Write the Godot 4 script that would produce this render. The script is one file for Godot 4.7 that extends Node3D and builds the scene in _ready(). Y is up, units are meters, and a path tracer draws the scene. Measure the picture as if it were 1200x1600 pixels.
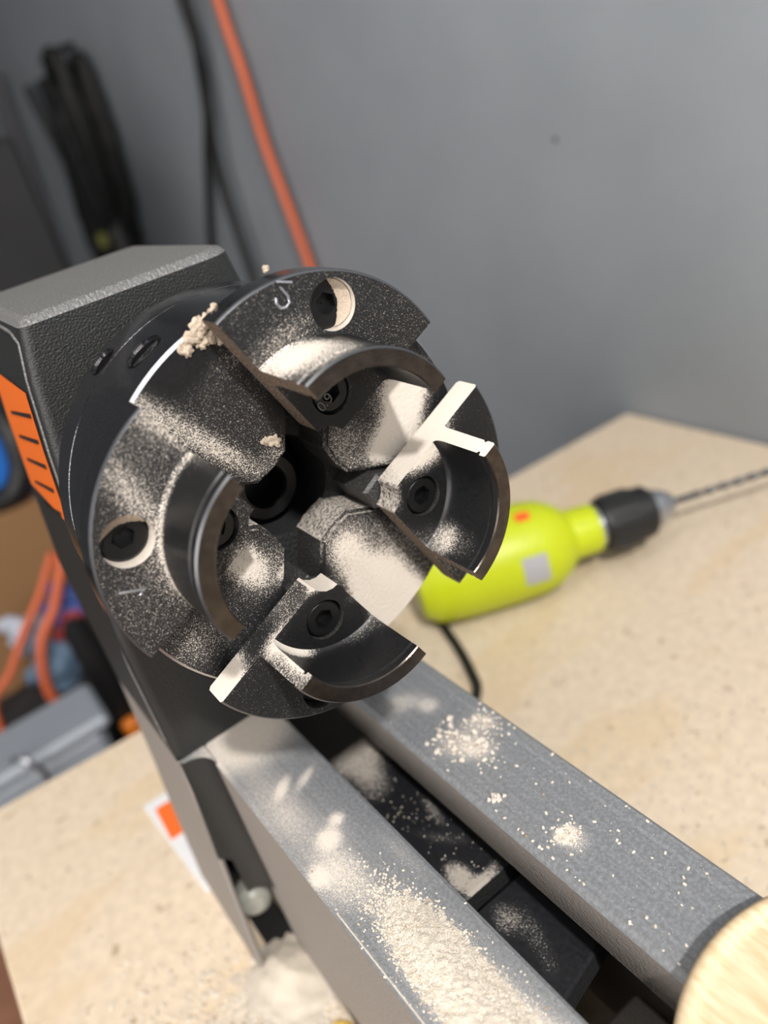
extends Node3D
# Everything is modelled in millimetres (MM) and committed in metres. The spindle axis is z, pointing out of the chuck.
const MM := 0.001
const JAW_TURN := -0.3507          # the chuck stopped about twenty degrees off square
const BED_Y := -87.0
const TABLE_Y := -196.0
var M := {}                        # materials
var UVF := {}                      # material -> planar UV function
var rng := RandomNumberGenerator.new()

func _ready():
	rng.seed = 7
	camera_and_light()
	materials()
	room()
	table()
	bed()
	headstock()
	chuck()
	sawdust()
	drill()
	wall_things()
	clutter()
	wood_blank()

# ---------------------------------------------------------------- camera, sky, lights
func camera_and_light():
	var c := Camera3D.new(); c.name = "camera"
	c.fov = 64.6; c.near = 0.01; c.far = 20.0
	var at := CameraAttributesPhysical.new()
	at.frustum_focal_length = 18.98; at.frustum_focus_distance = 0.193
	at.frustum_near = 0.01; at.frustum_far = 20.0
	at.exposure_aperture = 5.0
	c.attributes = at
	c.transform = Transform3D(Basis(Vector3(0.78913788, -0.23833582, 0.5660896), Vector3(0.45484798, 0.84612299, -0.27782945), Vector3(-0.41276472, 0.47673046, 0.77611427)), Vector3(-68.93, 88.17, 167.53) * MM)
	add_child(c); c.current = true
	var w := WorldEnvironment.new(); w.name = "world"
	var e := Environment.new()
	e.background_mode = Environment.BG_COLOR; e.background_color = Color(0.02, 0.02, 0.02)
	e.tonemap_mode = Environment.TONE_MAPPER_LINEAR
	e.tonemap_exposure = 1.0
	e.sdfgi_enabled = true; e.ssao_enabled = true; e.ssil_enabled = true
	w.environment = e; add_child(w)
	# soft overhead fill; its ceiling panel is added (glowing face built in room())
	var a := AreaLight3D.new(); a.name = "ceiling_fill_light"
	a.area_size = Vector2(1.2, 0.6); a.light_energy = 0.3; a.light_color = Color(1.0, 0.97, 0.93)
	a.area_range = 10.0; a.area_attenuation = 2.0; a.shadow_enabled = true
	a.transform = Transform3D(Basis(Vector3(1, 0, 0), Vector3(0, 0, -1), Vector3(0, 1, 0)), Vector3(-0.55, 1.24, 0.35))
	add_child(a)
	# soft fill from the left; its window is added (built in room())
	var d := AreaLight3D.new(); d.name = "left_fill_light"
	d.area_size = Vector2(1.5, 1.0); d.light_energy = 2.3; d.light_color = Color(1.0, 0.975, 0.95)
	d.area_range = 10.0; d.area_attenuation = 2.0; d.shadow_enabled = true
	d.transform = Transform3D(Basis(Vector3(0, 0, 1), Vector3(0, 1, 0), Vector3(-1, 0, 0)), Vector3(-1.31, 0.25, 0.75))
	add_child(d)

const LAMP := Vector3(-0.10, 0.66, 0.62)   # the work lamp's bulb, above and in front of the lathe

# ---------------------------------------------------------------- mesh building
class Mesher:
	var sts := {}
	var order := []
	var uvf := {}
	var org := Vector3.ZERO
	func st(m):
		if not sts.has(m):
			var s := SurfaceTool.new(); s.begin(Mesh.PRIMITIVE_TRIANGLES); sts[m] = s; order.append(m)
		return sts[m]
	func tri(m, a: Vector3, b: Vector3, c: Vector3, na: Vector3, nb: Vector3, nc: Vector3, ua = null, ub = null, uc = null):
		var s: SurfaceTool = st(m)
		var g := (b - a).cross(c - a)
		if g.length_squared() < 1e-14: return
		if g.dot(na + nb + nc) > 0.0:
			var t := b; b = c; c = t
			t = nb; nb = nc; nc = t
			var q = ub; ub = uc; uc = q
		var f = uvf.get(m)
		for k in 3:
			var p: Vector3 = [a, b, c][k]
			var u = [ua, ub, uc][k]
			if u == null: u = f.call(p) if f else Vector2(p.x * 0.01, p.y * 0.01)
			s.set_normal([na, nb, nc][k].normalized()); s.set_uv(u)
			s.add_vertex((p - org) * 0.001)
	func quad(m, a, b, c, d, n: Vector3):
		tri(m, a, b, c, n, n, n); tri(m, a, c, d, n, n, n)
	# a planar polygon laid out by to3 (Transform3D: x, y span it, z is its normal)
	func poly(m, pts: PackedVector2Array, t: Transform3D):
		var ix := Geometry2D.triangulate_polygon(pts)
		var n := t.basis.z.normalized()
		for i in range(0, ix.size(), 3):
			var p := []
			for k in 3: p.append(t * Vector3(pts[ix[i + k]].x, pts[ix[i + k]].y, 0))
			tri(m, p[0], p[1], p[2], n, n, n)
	# rows of points joined into a skin; flip = faces inwards from "inside"; rows split where they turn sharply
	func loft(m, rows: Array, inside: Vector3, flip := false, closed := false, sharp := 0.85, uvs = null):
		var nc: int = rows[0].size()
		var seg := [[0]]
		for i in range(1, rows.size()):
			seg[-1].append(i)
			if i < rows.size() - 1:
				var dot := 0.0
				var q := 0
				for j in range(0, nc, maxi(1, nc / 5)):
					dot += (rows[i][j] - rows[i - 1][j]).normalized().dot((rows[i + 1][j] - rows[i][j]).normalized()); q += 1
				dot /= q
				if dot < sharp: seg.append([i])
		for g in seg:
			var R: Array = []
			for i in g: R.append(rows[i])
			_grid(m, R, inside, flip, closed, uvs, g[0])
	func _grid(m, R: Array, inside: Vector3, flip: bool, closed: bool, uvs, first: int):
		var nr := R.size()
		var nc: int = R[0].size()
		var N := []
		var sum := 0.0
		for i in nr:
			var line := []
			for j in nc:
				var jn := j + 1
				var jp := j - 1
				if closed: jn = (j + 1) % nc; jp = (j - 1 + nc) % nc
				else: jn = mini(jn, nc - 1); jp = maxi(jp, 0)
				var du: Vector3 = R[i][jn] - R[i][jp]
				var dv: Vector3 = R[mini(i + 1, nr - 1)][j] - R[maxi(i - 1, 0)][j]
				var n := du.cross(dv)
				if n.length_squared() < 1e-16:
					var k := 1 if i == 0 else nr - 2
					du = R[k][jn] - R[k][jp]
					n = du.cross(dv)
				n = n.normalized()
				sum += n.dot((R[i][j] - inside).normalized())
				line.append(n)
			N.append(line)
		var s := -1.0 if (sum < 0.0) != flip else 1.0
		for i in nr - 1:
			for j in (nc if closed else nc - 1):
				var k := (j + 1) % nc
				var a: Vector3 = R[i][j]; var b: Vector3 = R[i][k]; var c: Vector3 = R[i + 1][k]; var d: Vector3 = R[i + 1][j]
				var ua = null; var ub = null; var uc = null; var ud = null
				if uvs != null:
					ua = uvs[first + i][j]; ub = uvs[first + i][k]; uc = uvs[first + i + 1][k]; ud = uvs[first + i + 1][j]
				tri(m, a, b, c, N[i][j] * s, N[i][k] * s, N[i + 1][k] * s, ua, ub, uc)
				tri(m, a, c, d, N[i][j] * s, N[i + 1][k] * s, N[i + 1][j] * s, ua, uc, ud)
	# a turned shape: profile of (radius, height along t's z)
	func lathe(m, prof: Array, t: Transform3D, n := 48, flip := false, sharp := 0.85):
		var rows := []
		var mid := Vector3.ZERO
		for p in prof:
			var row := []
			for j in n:
				var a := TAU * j / n
				row.append(t * Vector3(p.x * cos(a), p.x * sin(a), p.y))
			rows.append(row); mid += t * Vector3(0, 0, p.y) / prof.size()
		loft(m, rows, mid, flip, true, sharp)
	# a box with chamfered edges; s = full size, b = chamfer
	func box(m, s: Vector3, b: float, t: Transform3D):
		var h := s * 0.5
		b = minf(b, minf(h.x, minf(h.y, h.z)) * 0.9)
		var P := func(sx, sy, sz, ax):
			var v := Vector3(sx * (h.x - b), sy * (h.y - b), sz * (h.z - b))
			v[ax] += b * [sx, sy, sz][ax]
			return t * v
		var nb := t.basis
		for ax in 3:
			for sg in [-1, 1]:
				var q := []
				for uv in [[-1, -1], [1, -1], [1, 1], [-1, 1]]:
					var c := [0, 0, 0]; c[ax] = sg; c[(ax + 1) % 3] = uv[0]; c[(ax + 2) % 3] = uv[1]
					q.append(P.call(c[0], c[1], c[2], ax))
				quad(m, q[0], q[1], q[2], q[3], nb[ax].normalized() * sg)
		if b <= 0.0: return
		for ax in 3:
			var a1 := (ax + 1) % 3
			var a2 := (ax + 2) % 3
			for s1 in [-1, 1]:
				for s2 in [-1, 1]:
					var c := [0, 0, 0]; c[a1] = s1; c[a2] = s2
					var q := []
					for e in [[-1, a1], [1, a1], [1, a2], [-1, a2]]:
						c[ax] = e[0]; q.append(P.call(c[0], c[1], c[2], e[1]))
					quad(m, q[0], q[1], q[2], q[3], nb[a1].normalized() * s1 + nb[a2].normalized() * s2)
		for sx in [-1, 1]:
			for sy in [-1, 1]:
				for sz in [-1, 1]:
					var n = nb.x.normalized() * sx + nb.y.normalized() * sy + nb.z.normalized() * sz
					tri(m, P.call(sx, sy, sz, 0), P.call(sx, sy, sz, 1), P.call(sx, sy, sz, 2), n, n, n)
	# a slab cut to a polygon (in t's x, y), from z = 0 to z = d, with a chamfer at its top edge
	func slab(m, pts: PackedVector2Array, d: float, b: float, t: Transform3D, side = null):
		if side == null: side = m
		var inner := pts
		if b > 0.0:
			var o := Geometry2D.offset_polygon(pts, -b, Geometry2D.JOIN_MITER)
			if o.size() == 1 and o[0].size() == pts.size(): inner = o[0]
			else: b = 0.0
		if b > 0.0:   # offset_polygon may start at another corner
			var best := 0
			for i in inner.size():
				if inner[i].distance_to(pts[0]) < inner[best].distance_to(pts[0]): best = i
			var turned := PackedVector2Array()
			for i in inner.size(): turned.append(inner[(best + i) % inner.size()])
			if Geometry2D.is_polygon_clockwise(turned) != Geometry2D.is_polygon_clockwise(pts):
				var back := PackedVector2Array([turned[0]])
				for i in range(1, turned.size()): back.append(turned[turned.size() - i])
				turned = back
			inner = turned
		poly(m, inner, t.translated_local(Vector3(0, 0, d)))
		poly(side, pts, Transform3D(Basis(t.basis.x, t.basis.y, -t.basis.z), t.origin))
		var cw := 1.0 if Geometry2D.is_polygon_clockwise(pts) else -1.0
		for i in pts.size():
			var k := (i + 1) % pts.size()
			var e := (pts[k] - pts[i]).normalized()
			var n2 := Vector2(-e.y, e.x) * cw
			var n := t.basis * Vector3(n2.x, n2.y, 0)
			var a := t * Vector3(pts[i].x, pts[i].y, 0)
			var c := t * Vector3(pts[k].x, pts[k].y, 0)
			var a1 := t * Vector3(pts[i].x, pts[i].y, d - b)
			var c1 := t * Vector3(pts[k].x, pts[k].y, d - b)
			quad(side, a, c, c1, a1, n)
			if b > 0.0:
				var a2 := t * Vector3(inner[i].x, inner[i].y, d)
				var c2 := t * Vector3(inner[k].x, inner[k].y, d)
				quad(m, a1, c1, c2, a2, n + t.basis.z)
	# a round tube along points; r may be a number or an array
	func tube(m, pts: Array, r, n := 10, caps := true):
		var rows := []
		var up := Vector3.UP
		for i in pts.size():
			var d: Vector3 = (pts[mini(i + 1, pts.size() - 1)] - pts[maxi(i - 1, 0)]).normalized()
			if absf(d.dot(up)) > 0.95: up = Vector3.RIGHT if absf(d.x) < 0.8 else Vector3.BACK
			var x := d.cross(up).normalized()
			up = x.cross(d).normalized()
			var rad: float = r[i] if r is Array else r
			var row := []
			for j in n: row.append(pts[i] + (x * cos(TAU * j / n) + up * sin(TAU * j / n)) * rad)
			rows.append(row)
		for i in rows.size() - 1:
			for j in n:
				var k := (j + 1) % n
				var o0: Vector3 = pts[i]; var o1: Vector3 = pts[i + 1]
				tri(m, rows[i][j], rows[i][k], rows[i + 1][k], rows[i][j] - o0, rows[i][k] - o0, rows[i + 1][k] - o1)
				tri(m, rows[i][j], rows[i + 1][k], rows[i + 1][j], rows[i][j] - o0, rows[i + 1][k] - o1, rows[i + 1][j] - o1)
		if caps:
			for e in [0, rows.size() - 1]:
				var dir: Vector3 = (pts[e] - pts[1 if e == 0 else e - 1]).normalized()
				for j in range(1, n - 1): tri(m, rows[e][0], rows[e][j], rows[e][j + 1], dir, dir, dir)
	func mesh() -> ArrayMesh:
		var am := ArrayMesh.new()
		for m in order:
			sts[m].index()
			sts[m].commit(am)
			am.surface_set_material(am.get_surface_count() - 1, m)
		return am

func mb(parent = null) -> Mesher:
	var b := Mesher.new(); b.uvf = UVF
	if parent: b.org = origin_of(parent)
	return b

func origin_of(n) -> Vector3:
	var o := Vector3.ZERO
	while n != self:
		o += n.position / MM; n = n.get_parent()
	return o

func numbered(called: String, parent) -> String:
	if not parent.has_node(called): return called
	var k := 1
	while parent.has_node("%s_%03d" % [called, k]): k += 1
	return "%s_%03d" % [called, k]

func thing(called, label, category, at: Vector3, group = ""):
	var o := Node3D.new(); o.name = numbered(called, self); o.position = at * MM; add_child(o)
	tag(o, label, category, group); return o

func tag(o, label, category, group = ""):
	o.set_meta("label", label); o.set_meta("category", category)
	if group: o.set_meta("group", group)
	return o

# commits b as one named mesh
func obj(called, b: Mesher, parent = self, label = ""):
	var o := MeshInstance3D.new(); o.name = numbered(called, parent); o.mesh = b.mesh()
	if parent == self: o.position = b.org * MM
	parent.add_child(o, true)
	if label: o.set_meta("label", label)
	return o

func one(called, b: Mesher, label, category, group = ""):
	return tag(obj(called, b), label, category, group)

func struct(called, b: Mesher, parent = self):
	var o = obj(called, b, parent)
	if parent == self: o.set_meta("kind", "structure")
	return o

func V(x, y, z) -> Vector3: return Vector3(x, y, z)
func T(x, y, z) -> Transform3D: return Transform3D(Basis(), Vector3(x, y, z))
# a frame at o whose z runs towards dir
func facing(o: Vector3, dir: Vector3, up := Vector3.UP) -> Transform3D:
	var z := dir.normalized()
	if absf(z.dot(up)) > 0.99: up = Vector3.BACK
	var x := up.cross(z).normalized()
	return Transform3D(Basis(x, z.cross(x), z), o)
func curve(pts: Array, n := 24) -> Array:
	var out := []
	for i in pts.size() - 1:
		var a: Vector3 = pts[maxi(i - 1, 0)]; var b: Vector3 = pts[i]; var c: Vector3 = pts[i + 1]; var d: Vector3 = pts[mini(i + 2, pts.size() - 1)]
		var k := maxi(2, n / (pts.size() - 1))
		for j in k: out.append(b.cubic_interpolate(c, a, d, float(j) / k))
	out.append(pts[-1]); return out

# ---------------------------------------------------------------- textures and materials
func noise(sd: int, freq: float, oct := 4, type := FastNoiseLite.TYPE_SIMPLEX_SMOOTH) -> FastNoiseLite:
	var n := FastNoiseLite.new(); n.seed = sd; n.frequency = freq; n.noise_type = type
	n.fractal_octaves = oct; n.fractal_type = FastNoiseLite.FRACTAL_FBM if oct > 1 else FastNoiseLite.FRACTAL_NONE
	return n

# grey noise bytes, stretched to 0..255
func bytes(sd, freq, w: int, h: int, oct := 4, seamless := false, type := FastNoiseLite.TYPE_SIMPLEX_SMOOTH) -> PackedByteArray:
	var n := noise(sd, freq, oct, type)
	var im: Image = n.get_seamless_image(w, h) if seamless else n.get_image(w, h)
	im.convert(Image.FORMAT_L8)
	return im.get_data()

func tex(data: PackedByteArray, w: int, h: int, format) -> ImageTexture:
	return ImageTexture.create_from_image(Image.create_from_data(w, h, false, format, data))

# seamless noise coloured by stops [position, colour]
func ramp_tex(sd, freq, stops: Array, oct := 4, size := 512, type := FastNoiseLite.TYPE_SIMPLEX_SMOOTH) -> ImageTexture:
	var g := Gradient.new()
	g.offsets = PackedFloat32Array(stops.map(func(s): return s[0])); g.colors = PackedColorArray(stops.map(func(s): return s[1]))
	var lut := []
	for i in 256: lut.append(g.sample(i / 255.0))
	var src := bytes(sd, freq, size, size, oct, true, type)
	var out := PackedByteArray(); out.resize(size * size * 3)
	for i in size * size:
		var c: Color = lut[src[i]]
		out[i * 3] = int(c.r8); out[i * 3 + 1] = int(c.g8); out[i * 3 + 2] = int(c.b8)
	return tex(out, size, size, Image.FORMAT_RGB8)

func grey_tex(sd, freq, oct := 4, size := 512, type := FastNoiseLite.TYPE_SIMPLEX_SMOOTH) -> ImageTexture:
	return tex(bytes(sd, freq, size, size, oct, true, type), size, size, Image.FORMAT_L8)

func plain(c: Color, rough := 0.5, metal := 0.0) -> StandardMaterial3D:
	var m := StandardMaterial3D.new(); m.albedo_color = c; m.roughness = rough; m.metallic = metal
	return m

# a triplanar material: colour texture tiled every "tile" mm, relief of "mm" millimetres
func grained(albedo, rough, metal, tile: float, relief = null, mm := 0.0) -> StandardMaterial3D:
	var m := plain(Color.WHITE, rough, metal)
	if albedo is Color: m.albedo_color = albedo
	else: m.albedo_texture = albedo
	m.uv1_triplanar = true; m.uv1_scale = Vector3.ONE * (1000.0 / tile)
	if relief:
		m.heightmap_enabled = true; m.heightmap_texture = relief; m.heightmap_scale = mm * 0.1
	return m

# dust lying on a surface: how thick comes from the function dens(x, y) (in mm), its grain from noise; bare colour, dust colour
func dusted(sd: int, x0, y0, x1, y1, per: float, dens: Callable, bare: Color, dust: Color, rough: float, metal: float, relief: float, grain := 0.10, streak := 0.0, step := 1.0, mottle := 0.28) -> StandardMaterial3D:
	var w := int((x1 - x0) * per); var h := int((y1 - y0) * per)
	var gw := int((x1 - x0) / step) + 2; var gh := int((y1 - y0) / step) + 2
	var D := PackedFloat32Array(); D.resize(gw * gh)
	for j in gh:
		for i in gw: D[j * gw + i] = dens.call(x0 + i * step, y0 + j * step)
	var fine := bytes(sd, grain, w, h, 2)
	var mid := bytes(sd + 1, grain * 0.3, w, h, 3)
	var veil := bytes(sd + 3, 0.5, w, h, 1)
	var lines := bytes(sd + 2, 0.09, w, 8, 3) if streak > 0.0 else PackedByteArray()
	var rgb := PackedByteArray(); rgb.resize(w * h * 3)
	var orm := PackedByteArray(); orm.resize(w * h * 3)
	var hgt := PackedByteArray(); hgt.resize(w * h)
	var k := 1.0 / (per * step)
	for j in h:
		var gy := j * k; var jy := int(gy); var fy := gy - jy
		for i in w:
			var gx := i * k; var ix := int(gx); var fx := gx - ix
			var q := jy * gw + ix
			var d: float = (D[q] * (1 - fx) + D[q + 1] * fx) * (1 - fy) + (D[q + gw] * (1 - fx) + D[q + gw + 1] * fx) * fy
			var at := j * w + i
			var f := fine[at] / 255.0
			var g := mid[at] / 255.0
			var v := veil[at] / 255.0
			var c := clampf((d * 1.2 - 0.06 - (0.62 * f + 0.2 * g + 0.18 * v)) * 5.5 + 0.5, 0.0, 1.0)
			c = maxf(c, clampf(d * 0.55 - 0.11, 0.0, 0.8) * (0.3 + 0.9 * v))
			var b := 1.0 - mottle * 0.5 + mottle * g
			if streak > 0.0: b *= 1.0 - streak * 0.5 + streak * lines[i] / 255.0
			var s := 0.86 + 0.10 * f + 0.08 * v
			var o := at * 3
			rgb[o] = int(clampf(lerpf(bare.r * b, dust.r * s, c), 0, 1) * 255); rgb[o + 1] = int(clampf(lerpf(bare.g * b, dust.g * s, c), 0, 1) * 255); rgb[o + 2] = int(clampf(lerpf(bare.b * b, dust.b * s, c), 0, 1) * 255)
			orm[o + 1] = int(lerpf(rough + 0.15 * (g - 0.5), 0.95, c) * 255); orm[o + 2] = int(metal * (1.0 - c) * 255)
			hgt[at] = int(clampf(c * (0.35 + 0.28 * (1.0 - f) + 0.22 * g) + 0.08 * g + 0.08 * f, 0, 1) * 255)
	var m := plain(Color.WHITE, 1.0, 1.0)
	m.albedo_texture = tex(rgb, w, h, Image.FORMAT_RGB8)
	var t := tex(orm, w, h, Image.FORMAT_RGB8)
	m.roughness_texture = t; m.roughness_texture_channel = BaseMaterial3D.TEXTURE_CHANNEL_GREEN
	m.metallic_texture = t; m.metallic_texture_channel = BaseMaterial3D.TEXTURE_CHANNEL_BLUE
	m.texture_repeat = false
	m.heightmap_enabled = true; m.heightmap_texture = tex(hgt, w, h, Image.FORMAT_L8); m.heightmap_scale = relief * 0.1
	return m

# sum of soft patches [x, y, rx, ry, turn in degrees, amount]
func patches(base: float, list: Array, x: float, y: float) -> float:
	var d := base
	for p in list:
		var dx: float = x - p[0]; var dy: float = y - p[1]
		if p[4] != 0.0:
			var a := deg_to_rad(p[4])
			var t := dx * cos(a) + dy * sin(a); dy = -dx * sin(a) + dy * cos(a); dx = t
		var q: float = (dx * dx) / (p[2] * p[2]) + (dy * dy) / (p[3] * p[3])
		if q < 6.0: d += p[5] * exp(-q * sqrt(q) * 0.6)
	return d

const DUST := Color(0.85, 0.81, 0.765)
const STEEL := Color(0.125, 0.126, 0.132)

func materials():
	# the face of the chuck: one dust map, with a lit triangle beside the top jaw painted in
	var face := func(x, y): return patches(0.31, [
		[13, -39, 8, 9, 20, 0.6], [16, -46, 9, 6, 20, 0.5], [6, -22, 5, 7, 0, 0.3], [12, -31, 7, 6, 0, 0.28], [14, -19, 12, 6, -30, 0.12], [27, -32, 6, 9, -30, 0.06],
		[30, 3, 8, 6, 30, 0.55], [36, 14, 7, 6, 0, 0.5], [14, 7, 6, 6, 0, 0.16],
		[-21, -6, 4, 8, 20, 0.35], [-14, -14, 7, 6, 0, 0.12], [-38, -21, 6, 6, 0, 0.12],
		[-25, 32, 15, 3, -53, 0.2], [-13, 17, 10, 2.4, -53, 0.14], [-8, 27, 12, 6, -60, 0.02], [-18, 44, 7, 6, 20, -0.2], [-3, 14, 4, 3, 0, 0.12], [-6, 38, 9, 4, 70, -0.04],
		[-35, 32, 7, 9, 0, 0.06], [-39, 20, 3, 14, 15, 0.16], [-47, 2, 6, 8, 0, 0.04], [-38, 4, 4, 10, 20, 0.12],
		[0, 41, 10, 3, 15, 0.12], [18, 46, 16, 6, -20, -0.02], [28, 38, 8, 6, -40, 0.0],
		[-30, -36, 16, 9, -25, -0.06], [46, 2, 8, 22, 0, -0.10],
		[-9, -28, 9, 8, 0, -0.32], [-2.5, -25.5, 3, 2, 0, 0.2], [-7, -15.5, 5, 2.0, 10, 0.5],
		[27, -9, 9, 8, 0, -0.28], [25, 2, 4, 2.4, 0, 0.25], [19, -6, 1.6, 4, 0, 0.3], [9, 25, 8, 7, 0, -0.2]], x, y)
	M.face = dusted(11, -56.0, -56.0, 56.0, 56.0, 9.0, face, STEEL, DUST, 0.42, 0.30, 0.45, 0.24)
	M.face.metallic_specular = 0.32
	UVF[M.face] = func(p): return Vector2((p.x + 56.0) / 112.0, (p.y + 56.0) / 112.0)
	# the round walls of the four jaws: u = jaw and angle, v = height (outer walls above, inner walls below)
	var wall := func(x, y):
		return patches(0.14, [
			[30, 14, 9, 9, 0, 0.4], [34, 6, 8, 6, 0, 0.3], [60, 3.5, 18, 1.6, 0, 0.4], [72, 12, 8, 10, 0, 0.06],
			[86, 33, 9, 2.6, 0, 0.7], [90, 45, 9, 7, 0, 0.0], [104, 44, 10, 6, 0, 0.05], [112, 33, 6, 3, 0, 0.2],
			[127, 41, 5, 7, 0, 0.2], [124, 36, 7, 4, 0, 0.25], [146, 44, 12, 8, 0, -0.10]], x, y)
	M.jaw_wall = dusted(21, 0.0, 0.0, 160.0, 60.0, 8.0, wall, STEEL, DUST, 0.36, 0.35, 0.12, 0.26)
	# the upward flank of the lowest jaw: u = along the jaw, v = height; lit spots and shade painted into its dust
	var flank := func(x, z):
		return patches(0.42, [[37, 6, 6, 5, 0, 0.7], [33, 4, 5, 3, 0, 0.2], [23, 6, 6, 5, 0, -0.16], [18, 18, 4, 7, 0, 0.22], [17, 25, 4, 5, 0, 0.3], [7, 8, 4, 4, 0, -0.06], [3, 10, 3, 2, 0, 0.3], [21, 12, 3, 3, 0, 0.2]], x, z)
	M.flank = dusted(25, 0.0, 0.0, 42.0, 33.0, 9.0, flank, STEEL, DUST, 0.42, 0.3, 0.2, 0.24)
	var fd := jaw_angle(2) - PI / 4
	UVF[M.flank] = func(p): return Vector2((p.x * cos(fd) + p.y * sin(fd) - U0 * 0.7071) / 42.0, p.z / 33.0)
	# the upward flank of the right-hand jaw: thick dust over the tower; shade painted as thinner, pitted dust towards the tip
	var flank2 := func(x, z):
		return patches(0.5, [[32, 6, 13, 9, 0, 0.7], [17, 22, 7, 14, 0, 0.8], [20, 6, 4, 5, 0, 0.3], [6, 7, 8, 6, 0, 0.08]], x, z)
	M.flank_tip_shaded = dusted(28, 0.0, 0.0, 42.0, 33.0, 9.0, flank2, STEEL, DUST, 0.42, 0.3, 0.25, 0.24)
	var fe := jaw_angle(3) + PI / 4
	UVF[M.flank_tip_shaded] = func(p): return Vector2((p.x * cos(fe) + p.y * sin(fe) - U0 * 0.7071) / 42.0, p.z / 33.0)
	# the bed: rail tops and the web between them
	var rails := func(x, z):
		return patches(0.24, [
			[-29, -40, 16, 13, 0, 0.42], [-24, -10, 4, 1.6, -30, 0.28], [-31, -12, 4, 1.6, -40, 0.24], [-36, -10, 7, 12, 0, 0.2], [-26, 2, 7, 7, 0, -0.02], [-25.5, 10, 2, 2, 0, 0.32], [-30.5, 14, 3, 3, 0, 0.3], [-34, 12, 8, 14, 0, 0.18], [-17.5, 12, 2.4, 16, 0, -0.12],
			[-39, 22, 2, 3, 0, 0.25], [-35, 28, 6, 9, 0, 0.22], [-30, 64, 6, 20, 0, 0.6], [-30, 100, 9, 24, 0, 0.5], [-19, 30, 2, 10, 0, 0.12],
			[14, -12, 7, 4, 30, 0.22], [19, -4, 3, 3, 0, 0.25], [15, 15, 5, 6, -10, 0.26], [25, 14, 4, 5, 0, 0.22], [18, 22, 4, 4, 0, 0.2], [10, 3, 6, 4, 0, -0.08], [13.5, 58.5, 2.6, 2, 0, 0.65], [14, 62, 3, 3, 0, 0.25], [22, 90, 14, 50, 0, -0.05]], x, z)
	M.rail = dusted(31, -50.0, -50.0, 36.0, 150.0, 8.0, rails, Color(0.465, 0.475, 0.49), DUST, 0.5, 0.2, 0.12, 0.30, 0.14)
	UVF[M.rail] = func(p): return Vector2((p.x + 50.0) / 86.0, (p.z + 50.0) / 200.0)
	var web := func(x, z):
		return patches(0.10, [
			[0, -29, 10, 9, 0, 0.55], [-3, -14, 6, 7, 20, 0.35], [4, 8, 2, 7, 10, 0.35], [-1, 17, 2, 9, -30, 0.25], [5, 20, 2, 4, 0, 0.15], [-5, 32, 3.5, 6, 0, 0.6], [0, 37, 6, 2, -14, 0.5],
			[-4, 48, 3, 5, 20, 0.36], [-1, 56, 3, 9, 16, 0.28], [-5, 66, 3, 3, 0, 0.12], [2, 85, 9, 10, 0, 0.12]], x, z)
	M.web = dusted(41, -20.0, -50.0, 16.0, 150.0, 6.0, web, Color(0.10, 0.105, 0.12), DUST.darkened(0.2), 0.45, 0.1, 0.2, 0.26)
	UVF[M.web] = func(p): return Vector2((p.x + 20.0) / 36.0, (p.z + 50.0) / 200.0)
	# the wooden table top
	var crumbs := func(x, z):
		return patches(0.02, [[-80, 0, 50, 50, 0, 0.42], [-50, -45, 16, 10, 0, 0.5], [-95, -70, 40, 40, 0, 0.12], [310, 0, 90, 55, 0, 0.28], [200, 40, 80, 40, 0, 0.22]], x, z)
	M.table_top = dusted(51, -150.0, -270.0, 390.0, 120.0, 2.2, crumbs, Color(0.82, 0.755, 0.67), Color(0.85, 0.81, 0.76), 0.7, 0.0, 0.12, 0.22, 0.0, 4.0, 0.10)
	stain(M.table_top)
	UVF[M.table_top] = func(p): return Vector2((p.x + 150.0) / 540.0, (p.z + 270.0) / 390.0)
	var peel := grey_tex(61, 0.05, 2)
	var fine := grey_tex(62, 0.12, 3)
	var cast := grey_tex(63, 0.035, 4)
	var speck := ramp_tex(64, 0.14, [[0.0, STEEL], [0.62, STEEL.lightened(0.06)], [0.74, DUST.darkened(0.35)], [1.0, DUST]], 3)
	M.speck = grained(speck, 0.45, 0.3, 24.0, fine, 0.15)
	M.black_metal = grained(Color(0.16, 0.16, 0.165), 0.32, 0.7, 20.0, fine, 0.03)
	M.blued = grained(ramp_tex(65, 0.2, [[0.0, Color(0.20, 0.205, 0.23)], [0.64, Color(0.23, 0.235, 0.26)], [0.74, DUST.darkened(0.3)]], 2), 0.13, 0.9, 40.0, fine, 0.02)
	M.screw = grained(Color(0.10, 0.10, 0.105), 0.35, 0.5, 14.0, fine, 0.05)
	M.lip = grained(ramp_tex(66, 0.02, [[0.2, Color(0.26, 0.24, 0.228)], [0.8, Color(0.31, 0.29, 0.275)]], 3), 0.24, 0.95, 40.0, fine, 0.02)
	M.edge = grained(Color(0.36, 0.365, 0.38), 0.34, 0.8, 20.0, fine, 0.03)
	M.bright = grained(Color(0.70, 0.71, 0.74), 0.28, 0.9, 20.0, fine, 0.02)
	M.dust = grained(ramp_tex(67, 0.1, [[0.0, DUST.darkened(0.12)], [1.0, DUST]], 4), 0.95, 0.0, 18.0, fine, 0.25)
	M.sawdust = grained(ramp_tex(80, 0.16, [[0.0, Color(0.58, 0.50, 0.41)], [0.22, Color(0.73, 0.68, 0.61)], [0.6, Color(0.80, 0.765, 0.715)], [1.0, Color(0.84, 0.81, 0.77)]], 4), 0.95, 0.0, 22.0, fine, 0.4)
	M.clump = grained(ramp_tex(81, 0.08, [[0.1, Color(0.55, 0.47, 0.39)], [0.5, Color(0.74, 0.68, 0.61)], [1.0, Color(0.83, 0.78, 0.73)]], 4), 0.95, 0.0, 14.0, fine, 0.3)
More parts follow.
